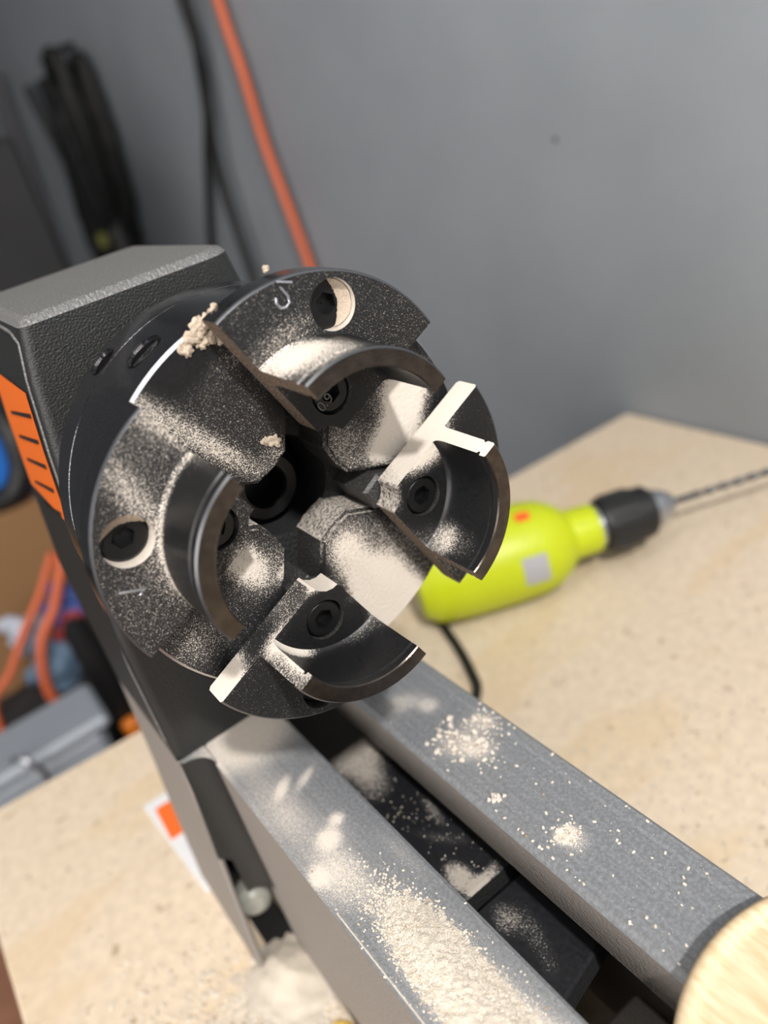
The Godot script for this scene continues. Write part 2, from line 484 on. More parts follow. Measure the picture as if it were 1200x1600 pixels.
	M.dust_thin = grained(ramp_tex(68, 0.05, [[0.22, STEEL], [0.44, DUST.darkened(0.3)], [1.0, DUST]], 6), 0.9, 0.0, 30.0, fine, 0.2)
	M.dust_brown = grained(ramp_tex(70, 0.06, [[0.2, Color(0.20, 0.16, 0.13)], [0.6, Color(0.36, 0.30, 0.25)], [0.9, Color(0.62, 0.54, 0.46)]], 5), 0.95, 0.0, 22.0, cast, 0.5)
	M.cast_black = grained(ramp_tex(71, 0.09, [[0.0, Color(0.075, 0.078, 0.08)], [0.6, Color(0.115, 0.118, 0.12)], [0.95, Color(0.22, 0.22, 0.22)]], 4), 0.48, 0.0, 15.0, cast, 0.16)
	M.cast_dusty = grained(ramp_tex(72, 0.1, [[0.15, Color(0.20, 0.205, 0.21)], [0.55, Color(0.36, 0.36, 0.355)], [0.85, Color(0.60, 0.585, 0.56)]], 4), 0.75, 0.0, 26.0, cast, 0.2)
	M.worn = grained(ramp_tex(78, 0.05, [[0.3, Color(0.30, 0.30, 0.305)], [0.6, Color(0.38, 0.38, 0.38)], [0.9, Color(0.62, 0.61, 0.60)]], 5), 0.6, 0.0, 20.0, cast, 0.15)
	M.cast_film = grained(ramp_tex(73, 0.16, [[0.1, Color(0.42, 0.395, 0.38)], [0.6, Color(0.52, 0.495, 0.475)], [0.93, Color(0.68, 0.65, 0.62)]], 3), 0.7, 0.0, 24.0, cast, 0.2)
	M.painted_dark = plain(Color(0.06, 0.055, 0.05), 0.9)  # near-black, paints the darkness inside the leg opening
	M.cast_dark = grained(Color(0.11, 0.11, 0.115), 0.7, 0.0, 30.0, cast, 0.3)
	M.wall = grained(ramp_tex(74, 0.012, [[0.0, Color(0.525, 0.548, 0.575)], [1.0, Color(0.555, 0.578, 0.605)]], 5), 0.5, 0.0, 900.0)
	M.ceiling = plain(Color(0.60, 0.60, 0.59), 0.9)
	M.floor = grained(ramp_tex(75, 0.02, [[0.0, Color(0.40, 0.27, 0.20)], [1.0, Color(0.52, 0.36, 0.27)]], 5), 0.8, 0.0, 600.0)
	M.wood_edge = grained(ramp_tex(76, 0.03, [[0.0, Color(0.50, 0.36, 0.24)], [1.0, Color(0.72, 0.56, 0.40)]], 4), 0.85, 0.0, 60.0)
	M.lime = grained(ramp_tex(77, 0.02, [[0.0, Color(0.72, 0.77, 0.07)], [1.0, Color(0.75, 0.80, 0.09)]], 3), 0.42, 0.0, 60.0, fine, 0.03)
	M.rubber = plain(Color(0.048, 0.048, 0.052), 0.65)
	M.black = plain(Color(0.075, 0.075, 0.08), 0.5)
	M.cord_orange = plain(Color(0.74, 0.36, 0.22), 0.5)
	M.orange = plain(Color(0.80, 0.37, 0.06), 0.6)
	M.white = plain(Color(0.86, 0.86, 0.87), 0.6)
	M.grey_plastic = plain(Color(0.52, 0.545, 0.58), 0.45)
	M.chip = plain(Color(0.86, 0.79, 0.68), 0.9)

# tea-coloured stains, knots and crumbs painted into the wood's colour
func stain(m: StandardMaterial3D):
	var im: Image = m.albedo_texture.get_image()
	var w := im.get_width(); var h := im.get_height()
	var n := noise(5, 0.006, 4)
	var lo := noise(6, 0.02, 3)
	for j in h:
		for i in w:
			var c := im.get_pixel(i, j)
			var a := clampf((n.get_noise_2d(i * 0.5, j * 1.3) - 0.12) * 1.1, 0, 0.32)
			var b := clampf((lo.get_noise_2d(i * 1.6, j * 2.2) - 0.52) * 4.0, 0, 0.45)
			c = c.lerp(Color(0.80, 0.69, 0.53), a); c = c.lerp(Color(0.52, 0.43, 0.34), b)
			im.set_pixel(i, j, c)
	m.albedo_texture = ImageTexture.create_from_image(im)

# ---------------------------------------------------------------- the room
func room():
	var b := mb(); b.box(M.wall, V(60, 2400, 4200), 0, T(414, 200, -300)); struct("wall_right", b)
	b = mb(); b.box(M.wall, V(1740, 2400, 60), 0, T(-486, 200, -2430)); struct("wall_back", b)
	b = mb(); b.box(M.wall, V(60, 2400, 4200), 0, T(-1386, 200, -300)); struct("wall_left", b)
	b = mb(); b.box(M.wall, V(1740, 2400, 60), 0, T(-486, 200, 1830)); struct("wall_front", b)
	b = mb(); b.box(M.ceiling, V(1860, 60, 4320), 0, T(-486, 1330, -300)); struct("ceiling", b)
	b = mb(); b.box(M.floor, V(1860, 60, 4320), 0, T(-486, -980, -300)); struct("floor", b)
	# added ceiling panel for soft fill: frame and glowing diffuser
	var p = thing("ceiling_fill_panel", "added white rectangular ceiling panel giving soft fill above the bench", "ceiling light", V(-550, 1300, 350))
	b = mb(p); b.box(M.white, V(1260, 40, 660), 4, T(-550, 1280, 350)); obj("frame", b, p)
	var g := plain(Color(0.9, 0.9, 0.9), 0.6); g.emission_enabled = true; g.emission = Color(1, 0.97, 0.93); g.emission_energy_multiplier = 0.8
	b = mb(p); b.box(g, V(1200, 8, 600), 1, T(-550, 1256, 350)); obj("diffuser", b, p)
	b = mb()
	for c in [[V(40, 70, 1640), V(-1346, 785, 750)], [V(40, 70, 1640), V(-1346, -285, 750)], [V(40, 1140, 70), V(-1346, 250, -35)], [V(40, 1140, 70), V(-1346, 250, 1535)], [V(30, 1000, 30), V(-1338, 250, 750)]]: b.box(M.white, c[0], 3, T(c[1].x, c[1].y, c[1].z))
	var win = struct("added_window_1", b)  # added window, stands in for soft light on the left-facing sides
	b = mb(); b.box(g, V(6, 1000, 1500), 0.5, T(-1348, 250, 750)); struct("fill_pane", b, win)
	# the work lamp: bulb, holder, flex to the ceiling
	var L := LAMP / MM
	var w = thing("work_lamp", "hanging work lamp with bare bulb over the lathe", "lamp", L)
	var gl := plain(Color(1, 1, 1), 0.5); gl.emission_enabled = true; gl.emission = Color(1, 0.96, 0.90); gl.emission_energy_multiplier = 6.0
	b = mb(w); b.lathe(gl, [Vector2(0.5, -30), Vector2(16, -25), Vector2(27, -12), Vector2(30, 2), Vector2(25, 18), Vector2(14, 32), Vector2(13, 40)], facing(L, V(0, 1, 0)), 24); obj("bulb", b, w)
	b = mb(w); b.lathe(M.black, [Vector2(14, 40), Vector2(20, 42), Vector2(20, 80), Vector2(8, 92), Vector2(0.5, 93)], facing(L, V(0, 1, 0)), 24); obj("lamp_holder", b, w)
	b = mb(w); b.tube(M.black, [L + V(0, 90, 0), V(L.x, 1300, L.z)], 3.5, 8); obj("flex", b, w)
	var o := OmniLight3D.new(); o.name = "work_lamp_light"; o.position = LAMP
	o.light_energy = 1.12; o.light_color = Color(1.0, 0.985, 0.965); o.light_size = 0.028; o.omni_range = 8.0; o.omni_attenuation = 2.0; o.shadow_enabled = true
	add_child(o)

func table():
	var t = thing("workbench", "pale plywood workbench top scattered with sawdust under the lathe", "workbench", V(120, TABLE_Y - 24, 80))
	var pts := PackedVector2Array([Vector2(-140, -600), Vector2(382, -600), Vector2(382, 242), Vector2(262, 249), Vector2(-20, 263), Vector2(-20, 222), Vector2(-140, 233)])
	var b := mb(t)
	b.slab(M.table_top, pts, 24, 1.2, Transform3D(Basis(V(1, 0, 0), V(0, 0, -1), V(0, 1, 0)), V(0, TABLE_Y - 24, 0)), M.wood_edge)
	obj("table_top", b, t)
	for c in [V(-110, 0, -190), V(350, 0, -190), V(-110, 0, 560), V(350, 0, 560)]:
		b = mb(t); b.box(M.wood_edge, V(60, 730, 60), 3, T(c.x, -585, c.z)); obj("leg", b, t)
	# paper sticker lying on the bench
	var s = thing("paper_label", "white paper label with an orange square, on the bench behind the headstock leg", "paper", V(-58, TABLE_Y, -140))
	b = mb(s); b.slab(M.white, PackedVector2Array([Vector2(-64, 168), Vector2(-30, 166), Vector2(-36, 96), Vector2(-60, 98)]), 0.4, 0, Transform3D(Basis(V(1, 0, 0), V(0, 0, -1), V(0, 1, 0)), V(0, TABLE_Y, 0))); obj("sheet", b, s)
	b = mb(s); b.slab(plain(Color(0.90, 0.42, 0.16), 0.6), PackedVector2Array([Vector2(-60, 161), Vector2(-34, 159), Vector2(-36, 136), Vector2(-61, 137)]), 0.25, 0, Transform3D(Basis(V(1, 0, 0), V(0, 0, -1), V(0, 1, 0)), V(0, TABLE_Y + 0.4, 0))); obj("orange_print", b, s)
	b = mb(s); b.slab(plain(Color(0.60, 0.68, 0.75), 0.6), PackedVector2Array([Vector2(-56, 130), Vector2(-38, 129), Vector2(-38, 112), Vector2(-57, 113)]), 0.25, 0, Transform3D(Basis(V(1, 0, 0), V(0, 0, -1), V(0, 1, 0)), V(0, TABLE_Y + 0.4, 0))); obj("grey_print", b, s)

# ---------------------------------------------------------------- the lathe
func bed():
	var t = thing("lathe_bed", "grey twin-rail lathe bed dusted with pale sawdust", "lathe bed", V(-5, TABLE_Y, 60))
	# near rail: flat top, tall outer side down to the bench
	var Z0 := -48.0
	var Z1 := 420.0
	var rail := func(called, prof: Array, top_at: Array):
		var b := mb(t)
		for i in prof.size():
			var p: Vector2 = prof[i]; var q: Vector2 = prof[(i + 1) % prof.size()]
			var e := (q - p).normalized(); var n := V(-e.y, e.x, 0)
			var m = M.rail if i in top_at else M.cast_film
			var cuts := [Z0, 0.0, 60.0, 150.0, Z1]
			for k in 4: b.quad(m, V(p.x, p.y, cuts[k]), V(q.x, q.y, cuts[k]), V(q.x, q.y, cuts[k + 1]), V(p.x, p.y, cuts[k + 1]), n)
		var pv := PackedVector2Array(prof)
		b.poly(M.cast_film, pv, T(0, 0, Z0)); b.poly(M.cast_film, pv, T(0, 0, Z1))
		obj(called, b, t)
	# profiles run clockwise seen from the tail, so (-e.y, e.x) points outwards
	rail.call("rail", [Vector2(-41.5, -194), Vector2(-41.5, -88.2), Vector2(-40.3, -87), Vector2(-16.7, -87), Vector2(-15.6, -88), Vector2(-15.6, -106), Vector2(-20, -112), Vector2(-30, -114), Vector2(-35, -194)], [1, 2, 3])
	rail.call("rail", [Vector2(4.4, -103), Vector2(4.4, -88.6), Vector2(6.2, -87), Vector2(30.5, -87), Vector2(31.6, -88), Vector2(31.6, -194), Vector2(25, -194), Vector2(20, -116), Vector2(10, -112)], [1, 2, 3])
	# cast corner where the rail meets the headstock foot: a front web with an arched lower edge and a rounded fillet
	var b := mb(t)
	b.slab(M.cast_black, PackedVector2Array([Vector2(-50.2, -87), Vector2(-41.4, -87), Vector2(-41.4, -156), Vector2(-45.8, -151), Vector2(-46.6, -143), Vector2(-48.2, -137), Vector2(-50.2, -133.6), Vector2(-53.2, -130.5), Vector2(-50.6, -100)]), 1.9, 0, T(0, 0, -47.9))
	var rows := []
	for y in [-87.0, -110.0, -140.0, -152.0]:
		var row := []
		for i in 9:
			var q := PI / 2 * i / 8.0
			row.append(V(-49.5 + 8.1 * sin(q), y, -37.9 - 8.1 * cos(q)))
		rows.append(row)
	b.loft(M.cast_black, rows, V(-49.5, -110, -38), true)
	var flare := PackedVector2Array([Vector2(-50.4, 48), Vector2(-41.3, 48)])
	for i in 9:
		var q := PI / 2 * (1.0 - i / 8.0)
		flare.append(Vector2(-49.5 + 8.1 * sin(q), 37.9 + 8.1 * cos(q)))
	b.poly(M.rail, flare, Transform3D(Basis(V(1, 0, 0), V(0, 0, -1), V(0, 1, 0)), V(0, BED_Y + 0.02, 0)))
	obj("rail_flare", b, t)
	b = mb(t)
	for seg in [[-36.0, 38.0, -112.0], [41.0, 73.0, -114.5]]:
		var zs: float = 4.0 if seg[0] > 0 else 0.0
		b.slab(M.web, PackedVector2Array([Vector2(-24, -seg[1] - zs), Vector2(14, -seg[1] + zs), Vector2(14, -seg[0]), Vector2(-24, -seg[0])]), 8, 0.8, Transform3D(Basis(V(1, 0, 0), V(0, 0, -1), V(0, 1, 0)), V(0, seg[2] - 8, 0)), M.cast_dark)
	obj("web", b, t)
	b = mb(t); b.box(M.cast_film, V(46, 6, 340), 1, T(-5, -150, 240)); obj("chip_tray", b, t)

func headstock():
	var t = thing("lathe_headstock", "black hammered-paint lathe headstock behind the chuck", "headstock", V(-8, TABLE_Y, -79))
	var xl := func(y): return _interp(y, [-196, -150, -127, -87, -36, 0, 20, 40, 55], [-58, -55, -53, -50.5, -50, -46, -43.5, -40.5, -37])
	var xr := func(y): return _interp(y, [-196, -87, -36, 20, 55], [46, 40, 38, 29, 22.5])
	# upper casting: stacked rounded outlines, from the bed up to the top
	var section := func(y: float, inset: float) -> Array:
		var l: float = xl.call(y) + inset; var r: float = xr.call(y) - inset
		var zf := -48.0 - inset; var zb := -112.0 + inset
		var c := 3.0
		var row := []
		for q in [[l + c, zf - c, 1], [l + c, zb + c, 2], [r - c * 2.5, zb + c, 3], [r - c * 2.5, zf - c * 2.5, 0]]:
			var rad := c * 2.5 if q[0] > 0 and q[2] == 0 else c
			for k in 5:
				var a: float = PI / 2 * (q[2] + k / 4.0)
				row.append(V(q[0] + cos(a) * rad, y, q[1] + sin(a) * rad))
		return row
	var b := mb(t)
	var rows := []
	for y in [-86.9, -60, -36, 0, 20, 40, 50, 53.0]: rows.append(section.call(y, 0.0))
	b.loft(M.cast_black, rows, V(-8, -20, -80), false, true)
	b.loft(M.worn, [section.call(53.0, 0.0), section.call(54.4, 0.8), section.call(55.0, 2.4)], V(-8, 0, -80), false, true, 0.5)
	var top := PackedVector2Array()
	for p in section.call(55.0, 2.4): top.append(Vector2(p.x, -p.z))
	b.poly(M.cast_dusty, top, Transform3D(Basis(V(1, 0, 0), V(0, 0, -1), V(0, 1, 0)), V(0, 55, 0)))
	obj("casting", b, t)
	# the leg under it: side plate, back, and a front with an arched opening
	b = mb(t)
	rows = []
	for y in [-196.0, -170, -150, -127, -100, -86.9]:
		var l: float = xl.call(y)
		rows.append([V(l + 2.2, y, -49), V(l + 1.6, y, -48.2), V(l + 0.8, y, -48), V(l, y, -48.8), V(l, y, -108), V(l + 2.2, y, -108)])
	b.loft(M.cast_film, rows, V(0, -140, -78))
	var rows2 := []
	for r in rows: rows2.append([r[0], r[5]])
	b.loft(M.cast_dark, rows2, V(-200, -140, -78))
	obj("side_plate", b, t)
	b = mb(t); b.box(M.painted_dark, V(90, 108.5, 5), 0.5, T(-4, -141.5, -105)); b.box(M.painted_dark, V(12, 2, 52), 0.2, T(-45.5, -195, -76.5)); obj("dark_back_and_base", b, t)  # painted near-black; the base plate is added to keep the opening dark
	b = mb(t)   # locking lever knob inside the opening
	b.lathe(plain(Color(0.55, 0.55, 0.52), 0.4), [Vector2(0.3, 9), Vector2(4, 8.6), Vector2(6.5, 6.5), Vector2(7.4, 3), Vector2(6.4, -1), Vector2(3.4, -4), Vector2(2.6, -12)], facing(V(-46.8, -168, -60), V(-0.35, 0.15, 1)), 20)
	b.tube(M.black_metal, [V(-46.8, -168, -60), V(-40, -172, -102)], 2.6, 8); obj("lever_knob", b, t)
	# wide orange label on the operator's side
	b = mb(t)
	var lab := func(y: float, z: float, off: float): return V(xl.call(y) - off, y, z)
	var ys := [36.0, 28.0, 20.0, 12.0, 4.0, -2.0]
	rows = []
	for y in ys: rows.append([lab.call(y, -58.0, 0.35), lab.call(y, -104.0, 0.35)])
	b.loft(M.orange, rows, V(200, 10, -80)); obj("side_label", b, t, "orange label on its side")
	b = mb(t)
	for k in 5:
		var y0 := 30.0 - 7.5 * k
		b.loft(M.black, [[lab.call(y0, -60.0 - k, 0.6), lab.call(y0 - 5.0, -92.0, 0.6)], [lab.call(y0 - 1.3, -60.0 - k, 0.6), lab.call(y0 - 6.0, -92.0, 0.6)]], V(200, 10, -80))
	obj("label_stripes", b, t)
	b = mb(t)
	var line := []
	for y in [49.0, 40.0, 30.0, 20.0, 10.0, 0.0, -20.0, -50.0, -80.0]: line.append(lab.call(y, -52.0, -0.1))
	line.push_front(lab.call(51.0, -60.0, -0.1)); line.push_front(lab.call(52.0, -104.0, -0.1))
	b.tube(M.worn, line, 0.55, 8); obj("cover_edge", b, t)
	b = mb(t); b.lathe(M.black_metal, [Vector2(20, -49), Vector2(20, -40), Vector2(17, -38), Vector2(17, -34)], T(0, 0, 0), 40); obj("spindle_nose", b, t)

func _interp(x: float, xs: Array, ys: Array) -> float:
	for i in xs.size() - 1:
		if x <= xs[i + 1]: return lerpf(ys[i], ys[i + 1], clampf((x - xs[i]) / float(xs[i + 1] - xs[i]), 0, 1))
	return ys[-1]

# ---------------------------------------------------------------- the chuck
const U0 := 16.1       # how far the jaws stand open: the centre of a jaw's arcs, off the spindle axis
const KERF := 0.0
const RADIUS := 50.0

func jaw_angle(k: int) -> float: return PI / 2 * (k + 1) + JAW_TURN
func jaw_w(r: float) -> float: return (2 * KERF + sqrt(maxf(4 * KERF * KERF - 8 * (KERF * KERF - r * r), 0))) / 4.0

func chuck():
	var t = thing("lathe_chuck", "black four-jaw lathe chuck caked with wood dust", "chuck", V(0, 0, -35))
	var b := mb(t)
	# face: four quadrants between the jaw slots
	var flat := T(0, 0, 0)
	for k in 4:
		var a := jaw_angle(k)
		var e1 := Vector2(cos(a), sin(a)); var e2 := Vector2(-sin(a), cos(a))
		for level in [[6.2, 12.8, 49.3, 0.0, M.face], [5.2, 12.0, 49.3, -1.2, M.face]]:
			var s: float = level[0]; var ri: float = level[1]; var R: float = level[2]; var z: float = level[3]
			var loc := []
			var a0 := asin(s / R)
			for i in 21:
				var q := lerpf(a0, PI / 2 - a0, i / 20.0)
				loc.append(Vector2(cos(q), sin(q)) * R)
			var i0 := asin(s / ri)
			# tip: a scooped end with two small shoulders
			loc.append(Vector2(s, ri * cos(i0) + 1.5)); loc.append(Vector2(s + 1.2, ri * cos(i0) + 0.2))
			for i in 5:
				var q := lerpf(PI / 2 - i0 - 0.22, i0 + 0.22, i / 4.0)
				loc.append(Vector2(cos(q), sin(q)) * ri)
			loc.append(Vector2(ri * cos(i0) + 0.2, s + 1.2)); loc.append(Vector2(ri * cos(i0) + 1.5, s))
			var pts := PackedVector2Array()
			for p in loc: pts.append(e1 * p.x + e2 * p.y)
			b.poly(level[4], pts, T(0, 0, z))
			var low := z - (1.2 if z > -1 else 12.8)
			for i in range(20, pts.size()):
				var p0 := pts[i]; var p1 := pts[(i + 1) % pts.size()]
				var n2 := Vector2((p1 - p0).y, -(p1 - p0).x).normalized()
				b.quad(M.dust_thin if n2.y > 0.35 else M.speck, V(p0.x, p0.y, z), V(p1.x, p1.y, z), V(p1.x, p1.y, low), V(p0.x, p0.y, low), V(n2.x, n2.y, 0))
	b.lathe(M.cast_dark, [Vector2(49.3, -13), Vector2(13.5, -13), Vector2(13.5, -30)], flat, 64)
	b.lathe(M.bright, [Vector2(49.3, 0), Vector2(50, -0.8)], flat, 128)
	side(b, M.blued, -0.8, -24.4, 114.5, -12.3, 4.7)
	obj("chuck_body", b, t)
	b = mb(t)
	b.lathe(M.blued, [Vector2(49.2, -24.4), Vector2(50.1, -25.0), Vector2(50.1, -25.4)], flat, 128)
	side(b, M.blued, -25.4, -34.6, 121.4, -30.0, 3.7)
	b.lathe(M.blued, [Vector2(50, -34.6), Vector2(49, -35.4), Vector2(18, -35.4), Vector2(17, -34.0)], flat, 96)
	obj("scroll_ring", b, t)
	b = mb(t)
	b.lathe(M.black_metal, [Vector2(13.4, -26), Vector2(9.5, -20.5), Vector2(9, -19.6), Vector2(6.2, -19.6), Vector2(5.6, -20.4), Vector2(5.6, -29), Vector2(0.2, -29)], T(-1.5, -1.5, 0), 40)
	obj("bore_insert", b, t)
	for k in 4:
		var a := jaw_angle(k)
		var e := Basis(V(cos(a), sin(a), 0), V(-sin(a), cos(a), 0), V(0, 0, 1))
		b = mb(t)
		var nose := 15.5 if k == 3 else 19.6
		b.slab(M.speck, PackedVector2Array([Vector2(nose, 0), Vector2(nose + 4.0, -4.7), Vector2(46, -4.7), Vector2(46, 4.7), Vector2(nose + 4.0, 4.7)]), 14.8, 0.8, Transform3D(e, V(0, 0, -12)))
		obj("jaw_slide", b, t)
		jaw(k, e, t)

# the cylinder wall of the chuck from z0 to z1 with a round hole (and, round the back, its repeats)
func side(b: Mesher, m, z0: float, z1: float, deg: float, hz: float, hr: float):
	var at := func(a: float, z: float): return V(RADIUS * cos(a), RADIUS * sin(a), z)
	var n_out := func(a: float): return V(cos(a), sin(a), 0)
	var holes := []
	for k in 3: holes.append(deg_to_rad(deg + 120.0 * k))
	var half := 0.17
	for i in 3:
		var a0: float = holes[i] + half; var a1: float = holes[i] + TAU / 3 - half
		for j in 36:
			var p := lerpf(a0, a1, j / 36.0); var q := lerpf(a0, a1, (j + 1) / 36.0)
			b.tri(m, at.call(p, z0), at.call(q, z0), at.call(q, z1), n_out.call(p), n_out.call(q), n_out.call(q))
			b.tri(m, at.call(p, z0), at.call(q, z1), at.call(p, z1), n_out.call(p), n_out.call(q), n_out.call(p))
		# ring of quads from the hole out to the patch's rectangle
		var N := 40
		var ring := []
		for s in 4:
			var row := []
			for j in N:
				var th := TAU * j / N
				var c := Vector2(cos(th), sin(th))
				var lim := 1e9
				lim = minf(lim, half * RADIUS / maxf(absf(c.x), 1e-6))
				lim = minf(lim, (z0 - hz if c.y > 0 else hz - z1) / maxf(absf(c.y), 1e-6))
				var r := lerpf(hr, lim, s / 3.0)
				row.append(Vector2(holes[i] + c.x * r / RADIUS, hz + c.y * r))
			ring.append(row)
		for s in 3:
			for j in N:
				var k := (j + 1) % N
				var P := [ring[s][j], ring[s][k], ring[s + 1][k], ring[s + 1][j]]
				b.tri(m, at.call(P[0].x, P[0].y), at.call(P[1].x, P[1].y), at.call(P[2].x, P[2].y), n_out.call(P[0].x), n_out.call(P[1].x), n_out.call(P[2].x))
				b.tri(m, at.call(P[0].x, P[0].y), at.call(P[2].x, P[2].y), at.call(P[3].x, P[3].y), n_out.call(P[0].x), n_out.call(P[2].x), n_out.call(P[3].x))
		# corners of the rectangle that the rays of the ring leave open
		for cx in [-1, 1]:
			for zz in [z0, z1]:
				var th0 := atan2(zz - hz, half * RADIUS * cx)
				var best := []
				for j in N:
					var k := (j + 1) % N
					if absf(angle_difference(TAU * (j + 0.5) / N, th0)) < PI / N + 1e-4: best = [ring[3][j], ring[3][k]]
				if best: b.tri(m, at.call(best[0].x, best[0].y), at.call(best[1].x, best[1].y), at.call(holes[i] + cx * half, zz), n_out.call(best[0].x), n_out.call(best[1].x), n_out.call(holes[i]))
		var o: Vector3 = at.call(holes[i], hz)
		b.lathe(M.blued, [Vector2(hr + 0.25, 0.0), Vector2(hr - 0.5, -0.8)], facing(o + n_out.call(holes[i]) * 0.02, n_out.call(holes[i]), V(0, 0, 1)), 40, true)
		b.lathe(M.black_metal, [Vector2(hr - 0.5, -0.8), Vector2(hr - 0.5, -12), Vector2(0.1, -12)], facing(o, n_out.call(holes[i]), V(0, 0, 1)), 40, true)

func jaw(k: int, e: Basis, chuck_node):
	var j := Node3D.new(); j.name = numbered("jaw", chuck_node); chuck_node.add_child(j, true)
	var b := mb(j)
	var F := Transform3D(e, Vector3.ZERO)
	var N := 40
	var row := func(r: float, z: float) -> Array:
		var am := atan2(jaw_w(r) - KERF, jaw_w(r))
		var out := []
		for i in N + 1:
			var a := lerpf(-am, am, i / float(N))
			out.append(F * V(U0 + r * cos(a), r * sin(a), z))
		return out
	var sweep := func(m, prof: Array, flip := false, uv0 := -1.0):
		var rows := []; var uvs := []
		for p in prof:
			rows.append(row.call(p.x, p.y))
			var l := []
			for i in N + 1: l.append(Vector2((k * 40.0 + 1.0 + 38.0 * i / N) / 160.0, (uv0 + p.y - 8.0) / 60.0))
			uvs.append(l)
		b.loft(m, rows, F * V(U0, 0, 5), flip, false, 0.8, uvs if uv0 >= 0.0 else null)
	# outer rim, tower (outside with a groove under the rim), lip, inside
	sweep.call(M.blued, [Vector2(38.3, 2.9), Vector2(39.1, 3.6), Vector2(39.1, 10.0)])
	sweep.call(M.edge, [Vector2(39.1, 10.0), Vector2(38.85, 10.45), Vector2(38.5, 10.6)])
	sweep.call(M.jaw_wall, [Vector2(25.5, 10.6), Vector2(25.2, 10.8), Vector2(24.95, 11.5), Vector2(24.85, 12.8), Vector2(24.8, 16), Vector2(24.75, 22), Vector2(24.7, 26.4), Vector2(24.3, 26.7), Vector2(24.3, 27.3), Vector2(24.75, 27.6), Vector2(24.75, 29.7)], false, 0.0)
	sweep.call(M.edge, [Vector2(24.75, 29.7), Vector2(24.3, 30.2)])
	sweep.call(M.lip, [Vector2(24.35, 30.2), Vector2(20.8, 30.2), Vector2(20.5, 29.9)])
	sweep.call(M.jaw_wall, [Vector2(20.5, 29.9), Vector2(20.5, 28.2), Vector2(21.4, 27.9), Vector2(21.4, 27.3), Vector2(20.9, 27.0), Vector2(20.9, 14.5), Vector2(20.75, 12.6), Vector2(20.45, 11.6), Vector2(19.8, 11.0)], true, 30.0)
	# flat ring of the plate with the outer counterbore, and the inner floor with the inner one
	var ro := 31.4; var rh := 5.75
	var ri := 12.2; var rhi := 5.3
	for s in [-1.0, 1.0]:
		var pts := PackedVector2Array()
		var am := atan2(jaw_w(38.5) - KERF, jaw_w(38.5))
		for i in 21: pts.append(Vector2(U0, 0) + Vector2(cos(am * i / 20.0), s * sin(am * i / 20.0)) * 38.5)
		am = atan2(jaw_w(25.5) - KERF, jaw_w(25.5))
		for i in 21: pts.append(Vector2(U0, 0) + Vector2(cos(am * (20 - i) / 20.0), s * sin(am * (20 - i) / 20.0)) * 25.5)
		var c := Vector2(U0 + ro, 0)
		for i in 17:
			var a := PI - PI * i / 16.0
			pts.append(c + Vector2(cos(a) * (rh), s * sin(a) * rh))
		b.poly(M.face, pts, Transform3D(e, F * V(0, 0, 10.6)))
		pts = PackedVector2Array()
		am = atan2(jaw_w(19.8) - KERF, jaw_w(19.8))
		for i in 21: pts.append(Vector2(U0, 0) + Vector2(cos(am * i / 20.0), s * sin(am * i / 20.0)) * 19.8)
		pts.append(Vector2(19.9, s * 3.75)); pts.append(Vector2(19.4, s * 3.2)); pts.append(Vector2(20.3, s * 1.9)); pts.append(Vector2(20.7, 0))
		c = Vector2(U0 + ri, 0)
		for i in 17:
			var a := PI - PI * i / 16.0
			pts.append(c + Vector2(cos(a), s * sin(a)) * rhi)
		b.poly(M.face, pts, Transform3D(e, F * V(0, 0, 11.0)))
	# walls of the counterbores
	var hole := func(c: Vector2, r0: float, r1: float, rv: float, top: float, low: float, m):
		var rows := [[], [], []]
		for i in 40:
			var a := TAU * i / 40.0
			var q := c + Vector2(cos(a) * (r0 if cos(a) < 0 else r1), sin(a) * rv)
			rows[0].append(F * V(q.x, q.y, top)); rows[1].append(F * V(q.x, q.y, low)); rows[2].append(F * V(c.x + cos(a) * 0.2, c.y + sin(a) * 0.2, low))
		b.loft(m, [rows[0], rows[1]], F * V(c.x, c.y, top - 1), true, true)
		b.loft(M.screw, [rows[1], rows[2]], F * V(c.x, c.y, low - 5), false, true)
	hole.call(Vector2(U0 + ro, 0), rh, rh, rh, 10.6, 5.4, M.dust if k < 2 else M.speck)
	hole.call(Vector2(U0 + ri, 0), rhi, rhi, rhi, 11.0, 6.6, M.speck)
	# the two flat sides
	var outline := [Vector2(38.3, 2.9), Vector2(39.1, 3.6), Vector2(39.1, 10.0), Vector2(38.5, 10.6), Vector2(25.5, 10.6), Vector2(25.2, 10.8), Vector2(24.95, 11.5), Vector2(24.85, 12.8), Vector2(24.75, 22), Vector2(24.7, 26.4), Vector2(24.3, 26.7), Vector2(24.3, 27.3), Vector2(24.75, 27.6), Vector2(24.75, 29.7), Vector2(24.35, 30.2), Vector2(20.8, 30.2), Vector2(20.5, 29.9), Vector2(20.5, 28.2), Vector2(21.4, 27.9), Vector2(21.4, 27.3), Vector2(20.9, 27.0), Vector2(20.9, 14.5), Vector2(20.75, 12.6), Vector2(20.45, 11.6), Vector2(19.8, 11.0)]
	var pv := PackedVector2Array()
	for p in outline: pv.append(Vector2(jaw_w(p.x), p.y))
	pv.append(Vector2(19.9 - U0, 11.0)); pv.append(Vector2(19.9 - U0, 2.9))
